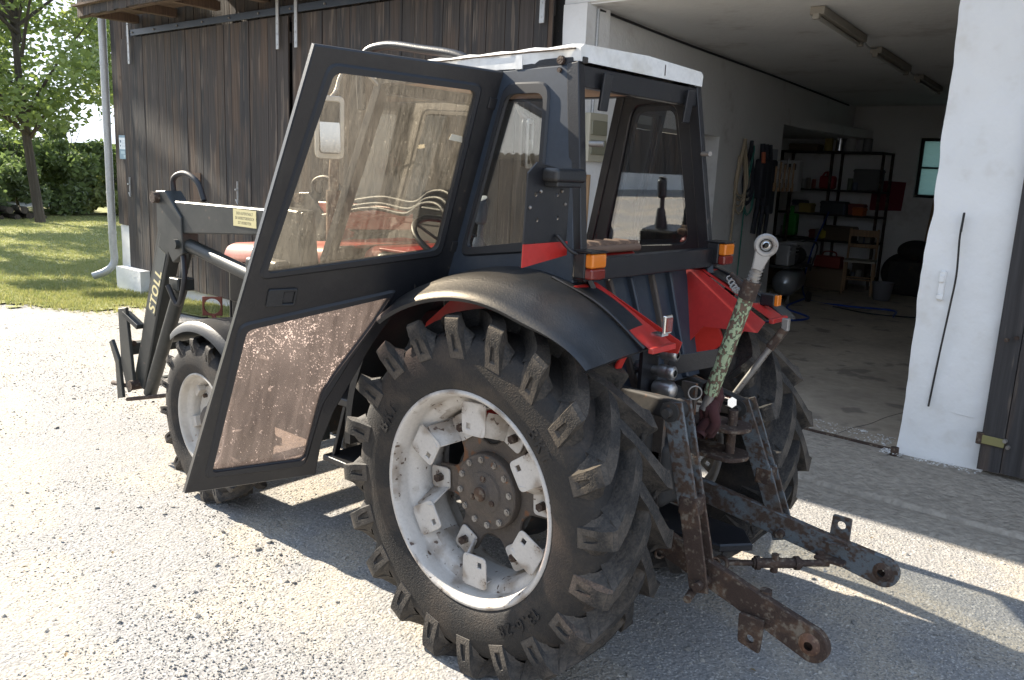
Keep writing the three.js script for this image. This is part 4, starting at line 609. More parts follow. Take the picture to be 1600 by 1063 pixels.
// cab frame
const zs = (y) => 0.455 - 0.08 * (y - 1.42);
const sideP = (x, y, s, off = 0) => V(x, y, s * (zs(y) + off));
{
  for (const s of [1, -1]) {
    const f = part('cab_side_frame', T);
    const bow = -0.0;
    // a plate with the quarter window hole, laid in the leaning side of the cab
    const outline = [[0.115, 2.125], [-0.20, 2.115], [-0.385, 1.36], [0.215, 1.345], [0.215, 1.45]];
    const hole = rounded(s > 0 ? [[-0.17, 2.06], [0.03, 2.06], [0.048, 1.51], [-0.315, 1.455]] : [[-0.16, 2.065], [0.05, 2.07], [0.135, 1.50], [-0.29, 1.455]], 0.05);
    const lean = (g) => { const p = g.attributes.position; for (let i = 0; i < p.count; i++) { const y = p.getY(i); p.setZ(i, s * (zs(y) + p.getZ(i))); } g.computeVertexNormals(); return g; };
    mesh('side_panel', creased(lean(plate(outline, 0.03, 0.004, [hole])), 0.4), s > 0 ? M.steelBlue : M.black, f);
    const hole2 = inset(hole, 0.018);
    mesh('window_seal', creased(lean(plate(rounded(inset(hole, -0.014), 0.03), 0.022, 0.007, [hole2]).translate(0, 0, 0.012)), 0.5), M.seal, f);
    mesh('quarter_window', lean(plate(inset(hole, 0.008), 0.004, 0)), M.pane, f);
    mesh('rear_pillar', [bar([0.12, 2.13, s * 0.398], [0.222, 1.43, s * 0.448], 0.05, 0.036, [0, 0, 1])], M.black, f);
    mesh('pillar_pin', rod([0.19, 1.87, s * 0.39], [0.235, 1.87, s * 0.37], 0.01), M.steel, f);
    mesh('front_pillar', [bar([-0.86, 2.12, s * 0.385], [-1.17, 1.34, s * 0.44], 0.045, 0.05, [0, 0, 1]), bar([-1.17, 1.36, s * 0.44], [-1.12, 0.72, s * 0.44], 0.045, 0.05, [0, 0, 1])], M.black, f);
    mesh('top_rail', [bar([-0.88, 2.115, s * 0.385], [0.12, 2.125, s * 0.385], 0.05, 0.05)], M.black, f);
    mesh('hinge_post', [bar([-0.215, 2.12, s * 0.395], [-0.40, 1.36, s * 0.455], 0.04, 0.035, [0, 0, 1])], M.black, f);
  }
  mesh('rear_crossbar', [bar([0.235, 1.455, -0.47], [0.235, 1.455, 0.47], 0.05, 0.075, [0, 1, 0])], M.black, T);
  mesh('rear_head_rail', [bar([0.125, 2.09, -0.385], [0.125, 2.09, 0.385], 0.04, 0.07, [0, 1, 0])], M.black, T);
  mesh('front_head_rail', [bar([-0.87, 2.09, -0.38], [-0.87, 2.09, 0.38], 0.04, 0.07, [0, 1, 0]), bar([-1.17, 1.37, -0.44], [-1.17, 1.37, 0.44], 0.04, 0.06, [0, 1, 0])], M.black, T);
  const ws = plate([[-0.36, 0.03], [0.36, 0.03], [0.42, -0.74], [-0.42, -0.74]], 0.004, 0).rotateY(-Math.PI / 2); { const p = ws.attributes.position; for (let i = 0; i < p.count; i++) p.setX(i, p.getX(i) - 0.88 + (p.getY(i)) * 0.40); } ws.translate(0, 2.07, 0);
  mesh('windscreen', ws, M.pane, T);
  for (const z of [0.27, -0.3]) mesh('roof_bracket', [bar([0.165, 2.11, z], [0.15, 1.985, z], 0.05, 0.012, [1, 0, 0])], M.black, T);
  // roof
  const r = part('cab_roof', T), sec = (x, y, w) => [[x, y - 0.055, -w], [x, y - 0.012, -w - 0.004], [x, y, -w + 0.014], [x, y + 0.012, 0], [x, y, w - 0.014], [x, y - 0.012, w + 0.004], [x, y - 0.055, w]];
  const ss = []; for (let i = 0; i <= 20; i++) { const t = i / 20, x = -0.9 + 1.05 * t; ss.push(sec(x, 2.168 + 0.024 * t + 0.003 * Math.sin(i * 2.1), 0.408 + 0.003 * Math.sin(i * 1.3))); }
  const pos = [], q = (a, b, c, d) => pos.push(...a, ...b, ...c, ...a, ...c, ...d); for (let i = 0; i < 20; i++) for (let k = 0; k < 6; k++) q(ss[i][k], ss[i][k + 1], ss[i + 1][k + 1], ss[i + 1][k]);
  for (const i of [0, 20]) { const c = ss[i]; for (let k = 0; k < 3; k++) q(c[k], c[k + 1], c[5 - k], c[6 - k]); }
  const g = new THREE.BufferGeometry(); g.setAttribute('position', new THREE.Float32BufferAttribute(pos, 3)); g.computeVertexNormals();
  mesh('roof_skin', creased(g, 0.5), M.roof, r);
  mesh('roof_seam', [bar([0.1525, 2.145, -0.118], [0.1525, 2.185, -0.118], 0.003, 0.003), tube([[0.13, 2.175, 0.415], [-0.1, 2.172, 0.414], [-0.3, 2.168, 0.414], [-0.6, 2.16, 0.414]], 0.003, 30, 5)], M.rust, r);
  mesh('roof_flap', [box(-0.13, -0.10, 2.118, 2.165, 0.409, 0.416), box(-0.42, -0.13, 2.12, 2.16, 0.407, 0.4125)], M.roof, r);
  mesh('roof_rivet', [rod([0.07, 2.14, 0.4], [0.07, 2.14, 0.42], 0.016, 0.014, 14), rod([0.07, 2.108, 0.41], [0.07, 2.108, 0.424], 0.008)], M.rust, r);
  mesh('corner_rust', [box(0.135, 0.156, 2.128, 2.15, 0.375, 0.402, 0.004)], M.dark, r);
  mesh('headliner', [box(-0.86, 0.11, 2.10, 2.108, -0.37, 0.37)], M.headliner, r);
  // tube in front of the roof and mirrors
  mesh('lamp_rail', tube([[-1.36, 2.02, 0.1], [-1.37, 2.2, 0.1], [-1.33, 2.275, 0.1], [-1.2, 2.3, 0.1], [-0.95, 2.27, 0.1], [-0.7, 2.225, 0.1], [-0.6, 2.17, 0.1]], 0.021, 60, 10), M.black, T);
  for (const s of [1, -1]) {
    const m = part('side_mirror', T), C = V(-0.915, 1.905, s * 0.62), put = (g) => g.rotateY(Math.PI / 2 - s * 0.45).rotateX(0).translate(C.x, C.y, C.z);
    mesh('mirror_arm', tube([[-0.87, 2.08, s * 0.4], [-0.92, 2.14, s * 0.46], [-0.95, 2.12, s * 0.53], [-0.94, 2.05, s * 0.57], [-0.92, 2.02, s * 0.61]], 0.009, 30, 8), M.steel, m);
    mesh('mirror_shell', put(plate(rounded([[-0.056, -0.12], [0.056, -0.12], [0.056, 0.12], [-0.056, 0.12]], 0.025), 0.03, 0.006).translate(0, 0, -0.018)), M.plastic, m);
    mesh('mirror_rim', put(plate(rounded([[-0.058, -0.122], [0.058, -0.122], [0.058, 0.122], [-0.058, 0.122]], 0.025), 0.012, 0.003, [rounded([[-0.04, -0.10], [0.04, -0.10], [0.04, 0.10], [-0.04, 0.10]], 0.012)])), M.galv, m);
    mesh('mirror_glass', put(plate(rounded([[-0.04, -0.10], [0.04, -0.10], [0.04, 0.10], [-0.04, 0.10]], 0.012), 0.003, 0).rotateX(-0.22)), M.chrome, m);
  }
}
// the open doors
for (const s of [1, -1]) {
  const d = part(s > 0 ? 'left_door' : 'right_door', T), op = 72 * Math.PI / 180;
  const Hb = V(-0.388, 1.366, s * 0.46), ax = V(0.242, 0.968, s * -0.065).normalize(), dd = V(-Math.cos(op), 0, s * Math.sin(op)); dd.addScaledVector(ax, -dd.dot(ax)).normalize();
  const n = ax.clone().cross(dd), paneU = s > 0 ? M.paneUp : M.pane, paneL = s > 0 ? M.paneLow : M.pane;
  d.matrixAutoUpdate = true; d.quaternion.setFromRotationMatrix(new THREE.Matrix4().makeBasis(dd.clone().negate(), ax, n)); d.position.copy(Hb);   // local x = -(distance from hinge), y up the hinge, z towards the rear
  const fl = (l) => l.map(([u, v]) => [-u, v]);
  const outer = fl([[-0.005, 0.775], [0.684, 0.698], [0.836, -0.926], [0.358, -0.862], [0.363, -0.723], [0.341, -0.584], [0.296, -0.447], [0.25, -0.298], [0.197, -0.186], [0.145, -0.137], [0.02, -0.058], [-0.009, 0.027]]);
  const up = rounded(fl([[0.619, 0.644], [0.078, 0.703], [0.07, 0.086], [0.713, -0.081]]), 0.035), low = rounded(fl([[0.742, -0.264], [0.21, -0.083], [0.261, -0.218], [0.348, -0.401], [0.399, -0.529], [0.41, -0.807], [0.77, -0.852]]), 0.03);
  mesh('door_frame', creased(plate(outer, 0.036, 0.005, [up, low]), 0.4), M.black, d);
  for (const [h, nm] of [[up, 'upper_seal'], [low, 'lower_seal']]) mesh(nm, creased(plate(inset(h, -0.016), 0.03, 0.008, [inset(h, 0.008)]).translate(0, 0, 0.012), 0.5), M.seal, d);
  mesh('upper_pane', plate(inset(up, -0.004), 0.004, 0), paneU, d); mesh('lower_pane', plate(inset(low, -0.004), 0.004, 0), paneL, d);
  const h = part('door_handle', d); h.position.set(-0.63, -0.145, 0.02);
  mesh('handle_box', [plate(rounded([[-0.05, -0.04], [0.05, -0.025], [0.05, 0.04], [-0.05, 0.025]], 0.008), 0.014, 0.002, [[[0.005, -0.022], [0.042, -0.017], [0.042, 0.028], [0.005, 0.022]]])], M.plastic, h); mesh('handle_grip', plate([[0.005, -0.02], [0.04, -0.015], [0.04, 0.026], [0.005, 0.02]], 0.004, 0.001).translate(0, 0, -0.002), M.seal, h);
  for (const y of [0.66, 0.12]) mesh('hinge', [rod([0.012, y - 0.03, -0.01], [0.012, y + 0.03, -0.01], 0.012), box(-0.03, 0.02, y - 0.02, y + 0.02, -0.014, 0.024, 0.003)], M.black, d);
  mesh('door_sticker', plate([[0, 0], [0.055, 0], [0.05, 0.022], [0.005, 0.022]], 0.001, 0).translate(-0.14, 0.50, 0.0035), std({ rgb: [0.5, 0.47, 0.38], roughness: 0.6 }), d);
}
// rear fenders
for (const s of [1, -1]) {
  const arc = (r, a0, a1, n, f) => { const o = []; for (let i = 0; i <= n; i++) { const a = (a0 + (a1 - a0) * i / n) * Math.PI / 180; o.push(f(r, a)); } return o; };
  const strip = (A, B, t) => { const pos = []; for (let i = 0; i + 1 < A.length; i++) pos.push(...A[i], ...B[i], ...B[i + 1], ...A[i], ...B[i + 1], ...A[i + 1]); const g = new THREE.BufferGeometry(); g.setAttribute('position', new THREE.Float32BufferAttribute(pos, 3)); g.computeVertexNormals(); return g; };
  const f = part('rear_fender', T), c = (x, r, a, z) => [r * Math.cos(a), 0.64 + r * Math.sin(a), s * z];
  // black plastic flare: profile across the width, swept round the wheel
  const prof = [[0.756, -0.078], [0.764, -0.066], [0.758, -0.054], [0.735, -0.04], [0.675, -0.014], [0.662, -0.003], [0.60, 0.010], [0.50, 0.022], [0.40, 0.024]];
  const rad = (a) => 0.776 + 0.02 * smooth(100, 150, a * 180 / Math.PI);
  const gs = []; for (let k = 0; k + 1 < prof.length; k++) { const mk = ([z, dr]) => { const o = []; for (let i = 0; i <= 44; i++) { const a = (48.5 + (128 - 48.5) * i / 44) * Math.PI / 180; const fl = dr < 0 ? 0.35 + 0.65 * smooth(49, 74, a * 180 / Math.PI) : 1; o.push(c(0, rad(a) + dr * fl, a, z)); } return o; }; gs.push(strip(mk(prof[k]), mk(prof[k + 1]))); }
  const gg = merge(gs.map(clean)); mesh('fender_flare', creased(gg, 0.7), M.plastic, f);
  mesh('flare_end', [strip(prof.map(([z, dr]) => c(0, rad(0.846) + (dr < 0 ? 0.35 : 1) * dr, 0.846, z)), prof.map(([z, dr]) => c(0, rad(0.846) + (dr < 0 ? 0.35 : 1) * dr - 0.012, 0.846, z)))], M.plastic, f);
  // front guard in front of the wheel
  const ga = arc(0.80, 121, 182, 24, (r, a) => c(0, r, a, 0.60)), gb = arc(0.80, 121, 182, 24, (r, a) => c(0, r, a, 0.38)), gc = arc(0.83, 121, 182, 24, (r, a) => c(0, r, a, 0.605)), gd = arc(0.83, 121, 182, 24, (r, a) => c(0, r, a, 0.38));
  mesh('front_guard', creased(merge([strip(ga, gb), strip(gc, gd), strip(ga, gc)].map(clean)), 0.6), M.plastic, f);
  mesh('inner_fender', [plate([[-0.72, 0.72], [-0.56, 1.15], [-0.3, 1.36], [0.05, 1.405], [0.22, 1.40], [0.36, 1.12], [0.22, 0.98], [0, 0.86], [-0.3, 0.8]], 0.012, 0.002).translate(0, 0, s * 0.40)], M.red, f);
  // red rear wedge of the fender
  const A = [[0.24, 1.408, s * 0.37], [0.56, 1.245, s * 0.37]], B = [[0.24, 1.402, s * 0.505], [0.56, 1.24, s * 0.505]];
  const top = strip([A[0], A[1]], [B[0], B[1]]);
  const front = strip([[0.06, 1.405, s * 0.37], [0.24, 1.408, s * 0.37]], [[0.06, 1.405, s * 0.505], [0.24, 1.402, s * 0.505]]);
  mesh('fender_top', [clean(top), clean(front), clean(bar([0.56, 1.24, s * 0.37], [0.56, 1.24, s * 0.51], 0.02, 0.02))], M.red, f);
  const sideS = new THREE.Shape([[0.06, 1.40], [0.24, 1.406], [0.56, 1.243], [0.54, 1.20], [0.31, 1.19], [0.20, 1.02], [0.12, 1.05]].map(([x, y]) => new THREE.Vector2(x, y)));
  const sg = new THREE.ExtrudeGeometry(sideS, { depth: 0.006, bevelEnabled: false }); { const p = sg.attributes.position; for (let i = 0; i < p.count; i++) { const y = p.getY(i); p.setZ(i, s * (0.365 + p.getZ(i) - 0.13 * clamp((1.40 - y) / 0.4))); } sg.computeVertexNormals(); }
  mesh('fender_side', sg, M.red, f);
  mesh('fender_stay', [bar([0.45, 1.25, s * 0.45], [0.30, 0.95, s * 0.42], 0.03, 0.012)], M.red, f);
  mesh('fender_edge', [tube([[0.16, 1.425, s * 0.51], [0.36, 1.36, s * 0.515], [0.54, 1.245, s * 0.515]], 0.006, 20, 6)], M.black, f);
  // lamps
  const l = part('rear_lamp', T); const y = 1.474, z = s * 0.462;
  mesh('lamp_body', [box(0.235, 0.285, y - 0.045, y + 0.045, z - 0.042, z + 0.042, 0.008), box(0.22, 0.315, y + 0.043, y + 0.05, z - 0.046, z + 0.046, 0.003), bar([0.24, y - 0.03, z - s * 0.03], [0.26, 1.39, z - s * 0.05], 0.03, 0.02)], M.black, l);
  mesh('turn_lens', box(0.283, 0.315, y - 0.006, y + 0.042, z - 0.041, z + 0.041, 0.008), M.amber, l); mesh('brake_lens', box(0.283, 0.314, y - 0.044, y - 0.007, z - 0.041, z + 0.041, 0.008), M.redLens, l);
}
// reflectors, plates and fittings at the rear
{
  const rf = part('reflector', T); mesh('reflector_frame', [box(0.555, 0.567, 1.285, 1.345, 0.40, 0.445, 0.004), box(0.52, 0.56, 1.278, 1.286, 0.41, 0.45)], M.chrome, rf); mesh('reflector_lens', box(0.565, 0.572, 1.292, 1.338, 0.406, 0.439, 0.003), M.redLens, rf);
  const rs = part('side_reflector', T); mesh('reflector_body', box(0.47, 0.53, 1.285, 1.335, -0.49, -0.45, 0.006), M.black, rs); mesh('reflector_lens', box(0.528, 0.545, 1.288, 1.332, -0.488, -0.452, 0.005), M.amber, rs);
  const b = part('lamp_board', T);                // dark board that carries a lamp, red lower edge
  const bp = plate([[-0.715, 1.475], [-0.49, 1.505], [-0.485, 1.775], [-0.66, 1.80], [-0.705, 1.765]], 0.006, 0.0015, [[-0.66, 1.70], [-0.55, 1.70], [-0.65, 1.62], [-0.545, 1.625], [-0.66, 1.54]].map(([x, y]) => circ(x, y, 0.007))).rotateY(Math.PI / 2).translate(0.19, 0, 0);
  mesh('board', bp, M.black, b);
  mesh('board_edge', plate([[-0.718, 1.472], [-0.488, 1.502], [-0.488, 1.548], [-0.716, 1.545]], 0.003, 0).rotateY(Math.PI / 2).translate(0.1952, 0, 0), M.red, b);
  mesh('plate_lamp', [box(0.185, 0.255, 1.74, 1.785, 0.475, 0.635, 0.014), box(0.19, 0.245, 1.725, 1.745, 0.49, 0.62, 0.006)], M.plastic, b);
  for (const [zz, yy] of [[0.69, 1.66], [0.51, 1.67], [0.64, 1.71], [0.53, 1.712]]) mesh('rivet', new THREE.SphereGeometry(0.006, 8, 6).translate(0.195, yy, zz), M.steel, b);
  mesh('board_cable', tube([[0.20, 1.57, 0.55], [0.24, 1.52, 0.52], [0.26, 1.5, 0.47], [0.25, 1.46, 0.46]], 0.006, 20, 6), M.hose, b);
  // dark ribbed panel between the fenders
  const rp = part('rear_panel', T); mesh('panel', [plate([[-0.36, 0], [0.36, 0], [0.30, -0.44], [-0.30, -0.44]], 0.012, 0.002).rotateY(Math.PI / 2).rotateZ(0.32).translate(0.17, 1.41, 0)], M.steelBlue, rp);
  for (const z of [-0.2, -0.07, 0.08, 0.22]) mesh('rib', bar([0.185, 1.40, z], [0.32, 1.0, z * 0.85], 0.035, 0.02, [0, 0, 1], 0.008), z === -0.07 || z === 0.22 ? M.hub : M.steelBlue, rp);
  mesh('chain_plate', [plate([[-0.03, -0.06], [0.03, -0.06], [0.03, 0.06], [-0.03, 0.06]], 0.006).rotateX(-1.0).translate(0.36, 1.335, -0.41)], M.black, T);
  const chain = part('safety_chain', T); for (let i = 0; i < 16; i++) { const t = i / 15; const lk = mesh('chain_link', new THREE.TorusGeometry(0.0095, 0.0028, 6, 12), M.steel, chain); lk.scale.set(1.35, 1, 1); lk.position.set(0.36 + 0.25 * t, 1.385 - 0.03 * Math.sin(t * 3.14) + 0.02 * t, -0.39 + 0.37 * t); lk.rotation.set((i % 2) * 1.57, 0.9, 0.1); }
}
// rear linkage
{
  const tl = part('top_link', T), a = V(0.50, 0.93, 0.0), b = V(0.672, 1.56, -0.0), at = (t) => a.clone().lerp(b, t);
  mesh('link_tube', rod(at(0.12), at(0.72), 0.027, 0.027, 18), M.greenFlake, tl); mesh('link_collar', rod(at(0.70), at(0.80), 0.031, 0.03, 18), M.rust, tl);
  mesh('link_thread', [rod(at(0.02), at(0.14), 0.018), rod(at(0.78), at(0.93), 0.018), ...[0.8, 0.82, 0.84, 0.86, 0.88].map((t) => rod(at(t), at(t + 0.008), 0.022))], M.steel, tl);
  const dir = b.clone().sub(a).normalize(); const ang = Math.atan2(dir.y, dir.x);
  const eye = plate([...Array(24)].map((_, k) => [0.04 * Math.cos(k / 24 * 6.2832), 0.04 * Math.sin(k / 24 * 6.2832)]), 0.03, 0.005, [circ(0, 0, 0.022)]);
  mesh('link_eye', [eye.clone().translate(0, 0, 0), plate([[-0.09, -0.017], [-0.024, -0.028], [-0.024, 0.028], [-0.09, 0.017]], 0.026, 0.004)].map((g) => g.rotateZ(ang).rotateY(0.5).translate(b.x, b.y, b.z)), M.steel, tl);
  mesh('eye_ball', lathe([[0.011, 0.018], [0.018, 0.012], [0.0215, 0], [0.018, -0.012], [0.011, -0.018]], 20).rotateY(0.5).translate(b.x, b.y, b.z), M.chrome, tl);
  mesh('link_handle', rod(at(0.73), V(0.48, 1.43, -0.16), 0.009), M.rust, tl);
  for (const s of [1, -1]) {
    const ll = part('lower_link', T), z1 = s * 0.337, P = (x, y) => V(x, y, s * (0.27 + 0.067 * clamp((x - 0.1) / 0.9)));
    const A0 = P(0.12, s > 0 ? 0.64 : 0.56), B0 = P(1.1, 0.40), dv = B0.clone().sub(A0), len = dv.length(), an = Math.atan2(B0.y - A0.y, B0.x - A0.x);
    const end = []; for (let k = -6; k <= 6; k++) end.push([len + 0.058 * Math.cos(k / 6 * 1.45), 0.058 * Math.sin(k / 6 * 1.45)]);
    const g = plate([[0, -0.045], [len - 0.25, -0.048], ...end, [len - 0.25, 0.048], [0, 0.045]], 0.028, 0.004, [circ(len, 0, 0.026)]).rotateZ(an); { const yaw = Math.atan2(-(B0.z - A0.z), B0.x - A0.x); g.rotateY(yaw); } g.translate(A0.x, A0.y, A0.z);
    mesh('link_bar', g, s > 0 ? M.rust : M.rustPaint, ll);
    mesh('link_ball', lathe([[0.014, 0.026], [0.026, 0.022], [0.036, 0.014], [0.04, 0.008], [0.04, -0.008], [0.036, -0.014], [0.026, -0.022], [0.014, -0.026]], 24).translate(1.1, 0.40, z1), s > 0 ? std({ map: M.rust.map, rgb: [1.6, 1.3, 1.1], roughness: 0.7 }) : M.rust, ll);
    const tz = z1 - s * 0.002;
    if (s > 0) { mesh('link_tab', [plate(rounded([[-0.045, 0.05], [0.04, 0.05], [0.035, -0.065], [-0.04, -0.05]], 0.01), 0.014, 0.002, [circ(0, -0.025, 0.016)]).translate(0.915, 0.37, tz + 0.02)], M.rust, ll); mesh('tab_bolt', rod([0.93, 0.455, z1 - 0.03], [0.93, 0.50, z1 - 0.03], 0.02, 0.02, 8), M.rust, ll); mesh('cross_pin', rod([0.70, 0.44, z1 - 0.02], [0.72, 0.43, z1 + 0.09], 0.014), M.rust, ll); }
    else { mesh('link_tab', [plate(rounded([[-0.04, -0.02], [0.035, -0.02], [0.035, 0.085], [-0.035, 0.085]], 0.008), 0.012, 0.002, [circ(0.0, 0.05, 0.016)]).translate(0.935, 0.475, tz), box(0.89, 0.975, 0.45, 0.462, z1 - 0.03, z1 + 0.04, 0.003)], M.rustPaint, ll); mesh('tab_plate', [plate(rounded([[-0.05, -0.03], [0.06, -0.025], [0.06, 0.02], [-0.045, 0.03]], 0.01), 0.012).rotateX(-Math.PI / 2).translate(0.92, 0.40, z1 + 0.05), rod([0.885, 0.395, z1 + 0.05], [0.885, 0.415, z1 + 0.05], 0.016)], M.rust, ll); }
    // lift arm and lift rod made from flat bars
    const lf = part('lift_rod', T), tp = s > 0 ? V(0.57, 1.02, 0.335) : V(0.5, 0.89, -0.33), bt = s > 0 ? V(0.735, 0.47, 0.345) : V(0.725, 0.435, -0.335), mid = tp.clone().lerp(bt, 0.55);
    mesh('lift_arm', [bar([0.12, 1.0, s * 0.25], tp, 0.07, 0.04, [0, 0, 1], 0.01), rod([tp.x, tp.y, tp.z - 0.045], [tp.x, tp.y, tp.z + 0.045], 0.034, 0.034, 18), rod([tp.x, tp.y, tp.z - 0.07], [tp.x, tp.y, tp.z + 0.07], 0.015)], M.dark, lf);
    for (const o of [-0.03, 0.03]) {
      mesh('rod_cheek', [bar([tp.x, tp.y + 0.03, tp.z + o], [mid.x, mid.y, mid.z + o * 0.8], 0.075, 0.011, [0, 0, 1], 0.004)], M.rustPaint, lf);
      mesh('rod_fork', [bar([mid.x - 0.005, mid.y + 0.03, mid.z + o * 0.8], [bt.x, bt.y - 0.03, bt.z + o], 0.07, 0.011, [0, 0, 1], 0.004)], s > 0 ? M.rust : M.rustPaint, lf);
    }
    mesh('rod_block', [box(-0.035, 0.035, -0.035, 0.035, -0.032, 0.032, 0.01).translate(mid.x, mid.y, mid.z), rod([bt.x, bt.y, bt.z - 0.06], [bt.x, bt.y, bt.z + 0.06], 0.016)], M.rust, lf);
  }
  mesh('lift_shaft', rod([0.13, 1.0, -0.27], [0.13, 1.0, 0.27], 0.05, 0.05, 20), M.dark, T);
  // check link between the lower links
  const ck = part('check_link', T), p = (t) => V(0.63, 0.38, 0.0).lerp(V(0.93, 0.385, -0.29), t);
  mesh('turnbuckle', [rod(p(0.28), p(0.72), 0.019), rod(p(0.3), p(0.34), 0.026), rod(p(0.66), p(0.7), 0.026), rod(p(0.48).add(V(0, 0.035, 0)), p(0.48).add(V(0, -0.035, 0)), 0.014)], M.rust, ck); mesh('eye_bolt', [rod(p(0.05), p(0.3), 0.011), rod(p(0.7), p(0.97), 0.013), new THREE.TorusGeometry(0.022, 0.008, 8, 16).translate(...p(0.0).toArray())], M.rust, ck);
  for (let i = 0; i < 5; i++) { const l = mesh('chain_link', new THREE.TorusGeometry(0.016, 0.005, 6, 14), M.rust, ck); const q = V(0.48, 0.43, 0.2).lerp(p(0), i / 4.5); l.position.copy(q); l.rotation.set((i % 2) * 1.57, 0.8, 0); }
  // right levelling crank
  const cr = part('levelling_crank', T); mesh('crank_rod', rod([0.43, 0.9, -0.36], [0.595, 1.2, -0.41], 0.0125), M.steel, cr); mesh('crank_sleeve', rod([0.555, 1.13, -0.398], [0.6, 1.21, -0.412], 0.018), M.rust, cr); mesh('crank_head', box(-0.014, 0.014, -0.02, 0.03, -0.012, 0.012, 0.004).translate(0.603, 1.225, -0.412), M.steel, cr); mesh('crank_housing', rod([0.40, 0.90, -0.30], [0.46, 0.88, -0.36], 0.045, 0.04, 18), M.hub, cr);
  mesh('crank_bolt', rod([0.46, 0.915, -0.27], [0.49, 0.92, -0.25], 0.024, 0.022, 6), M.chrome, cr);
  // hitch
  const ht = part('trailer_hitch', T); mesh('hitch_jaw', [plate(rounded([[-0.14, -0.08], [0.08, -0.08], [0.12, 0], [0.08, 0.08], [-0.14, 0.08]], 0.03), 0.016, 0.003, [circ(0.04, 0, 0.02)]).rotateX(Math.PI / 2).translate(0.52, 0.865, -0.12), plate(rounded([[-0.14, -0.08], [0.08, -0.08], [0.12, 0], [0.08, 0.08], [-0.14, 0.08]], 0.03), 0.016, 0.003).rotateX(Math.PI / 2).translate(0.52, 0.755, -0.12), box(0.37, 0.39, 0.755, 0.865, -0.2, -0.04)], M.rust, ht);
  mesh('hitch_pin', rod([0.56, 0.74, -0.12], [0.56, 0.93, -0.12], 0.018), M.rust, ht); mesh('hitch_bracket', [box(0.34, 0.40, 0.5, 1.0, -0.13, -0.11), box(0.34, 0.40, 0.5, 1.0, 0.09, 0.11), rod([0.40, 0.68, 0.0], [0.50, 0.68, 0.0], 0.03), rod([0.42, 0.6, -0.02], [0.42, 0.8, -0.02], 0.035)], M.hub, ht);
  mesh('drawbar', [plate([[-0.1, -0.13], [0.42, -0.1], [0.5, 0], [0.42, 0.1], [-0.1, 0.13]], 0.03, 0.006).rotateX(Math.PI / 2).translate(0.22, 0.455, -0.05)], M.black, ht);
  // couplers
  const cu = part('hydraulic_couplers', T); mesh('coupler_plate', [box(0.355, 0.37, 1.0, 1.20, 0.13, 0.24), plate([[-0.02, 0.06], [0.17, 0.115], [0.17, 0.18], [0, 0.14]].map(([x, y]) => [x, y - 0.1]), 0.005).rotateY(0.55).translate(0.40, 1.10, 0.10)], M.black, cu);
  for (const [y, z] of [[1.16, 0.155], [1.095, 0.165]]) mesh('coupler', [lathe([[0.012, 0.075], [0.017, 0.075], [0.0245, 0.07], [0.0245, 0.05], [0.021, 0.047], [0.0245, 0.044], [0.0245, 0.015], [0.014, 0.01], [0.014, -0.05], [0.02, -0.055], [0.02, -0.085], [0.012, -0.09]], 22).rotateY(Math.PI / 2).translate(0.385, y, z), rod([0.40, y, z], [0.452, y, z], 0.012)], M.nickel, cu);
  mesh('dust_cap', [lathe([[0, 0.055], [0.02, 0.053], [0.031, 0.04], [0.034, 0.0], [0.026, -0.03]], 22).rotateY(Math.PI / 2).translate(0.41, 1.03, 0.16)], M.nickel, cu);
  mesh('hose_bundle', [tube([[0.33, 1.16, 0.17], [0.2, 1.14, 0.2], [0.1, 1.05, 0.15]], 0.013, 20, 8), tube([[0.33, 1.09, 0.17], [0.2, 1.05, 0.22], [0.05, 1.0, 0.2]], 0.013, 20, 8)], M.hose, cu);
  // rag knotted round the pin
  const rg = []; for (let i = 0; i < 7; i++) { const q = []; for (let k = 0; k < 5; k++) q.push([0.515 + rr(-0.03, 0.03), 1.03 - k * 0.045 + rr(-0.012, 0.012), -0.02 + rr(-0.03, 0.03)]); rg.push(tube(q, rr(0.012, 0.024), 22, 8)); }
  mesh('rag', rg, M.rag, T);
  mesh('linch_pin', [new THREE.TorusGeometry(0.024, 0.003, 6, 24).rotateY(0.8).translate(0.52, 1.03, 0.12)], M.steel, T);
}
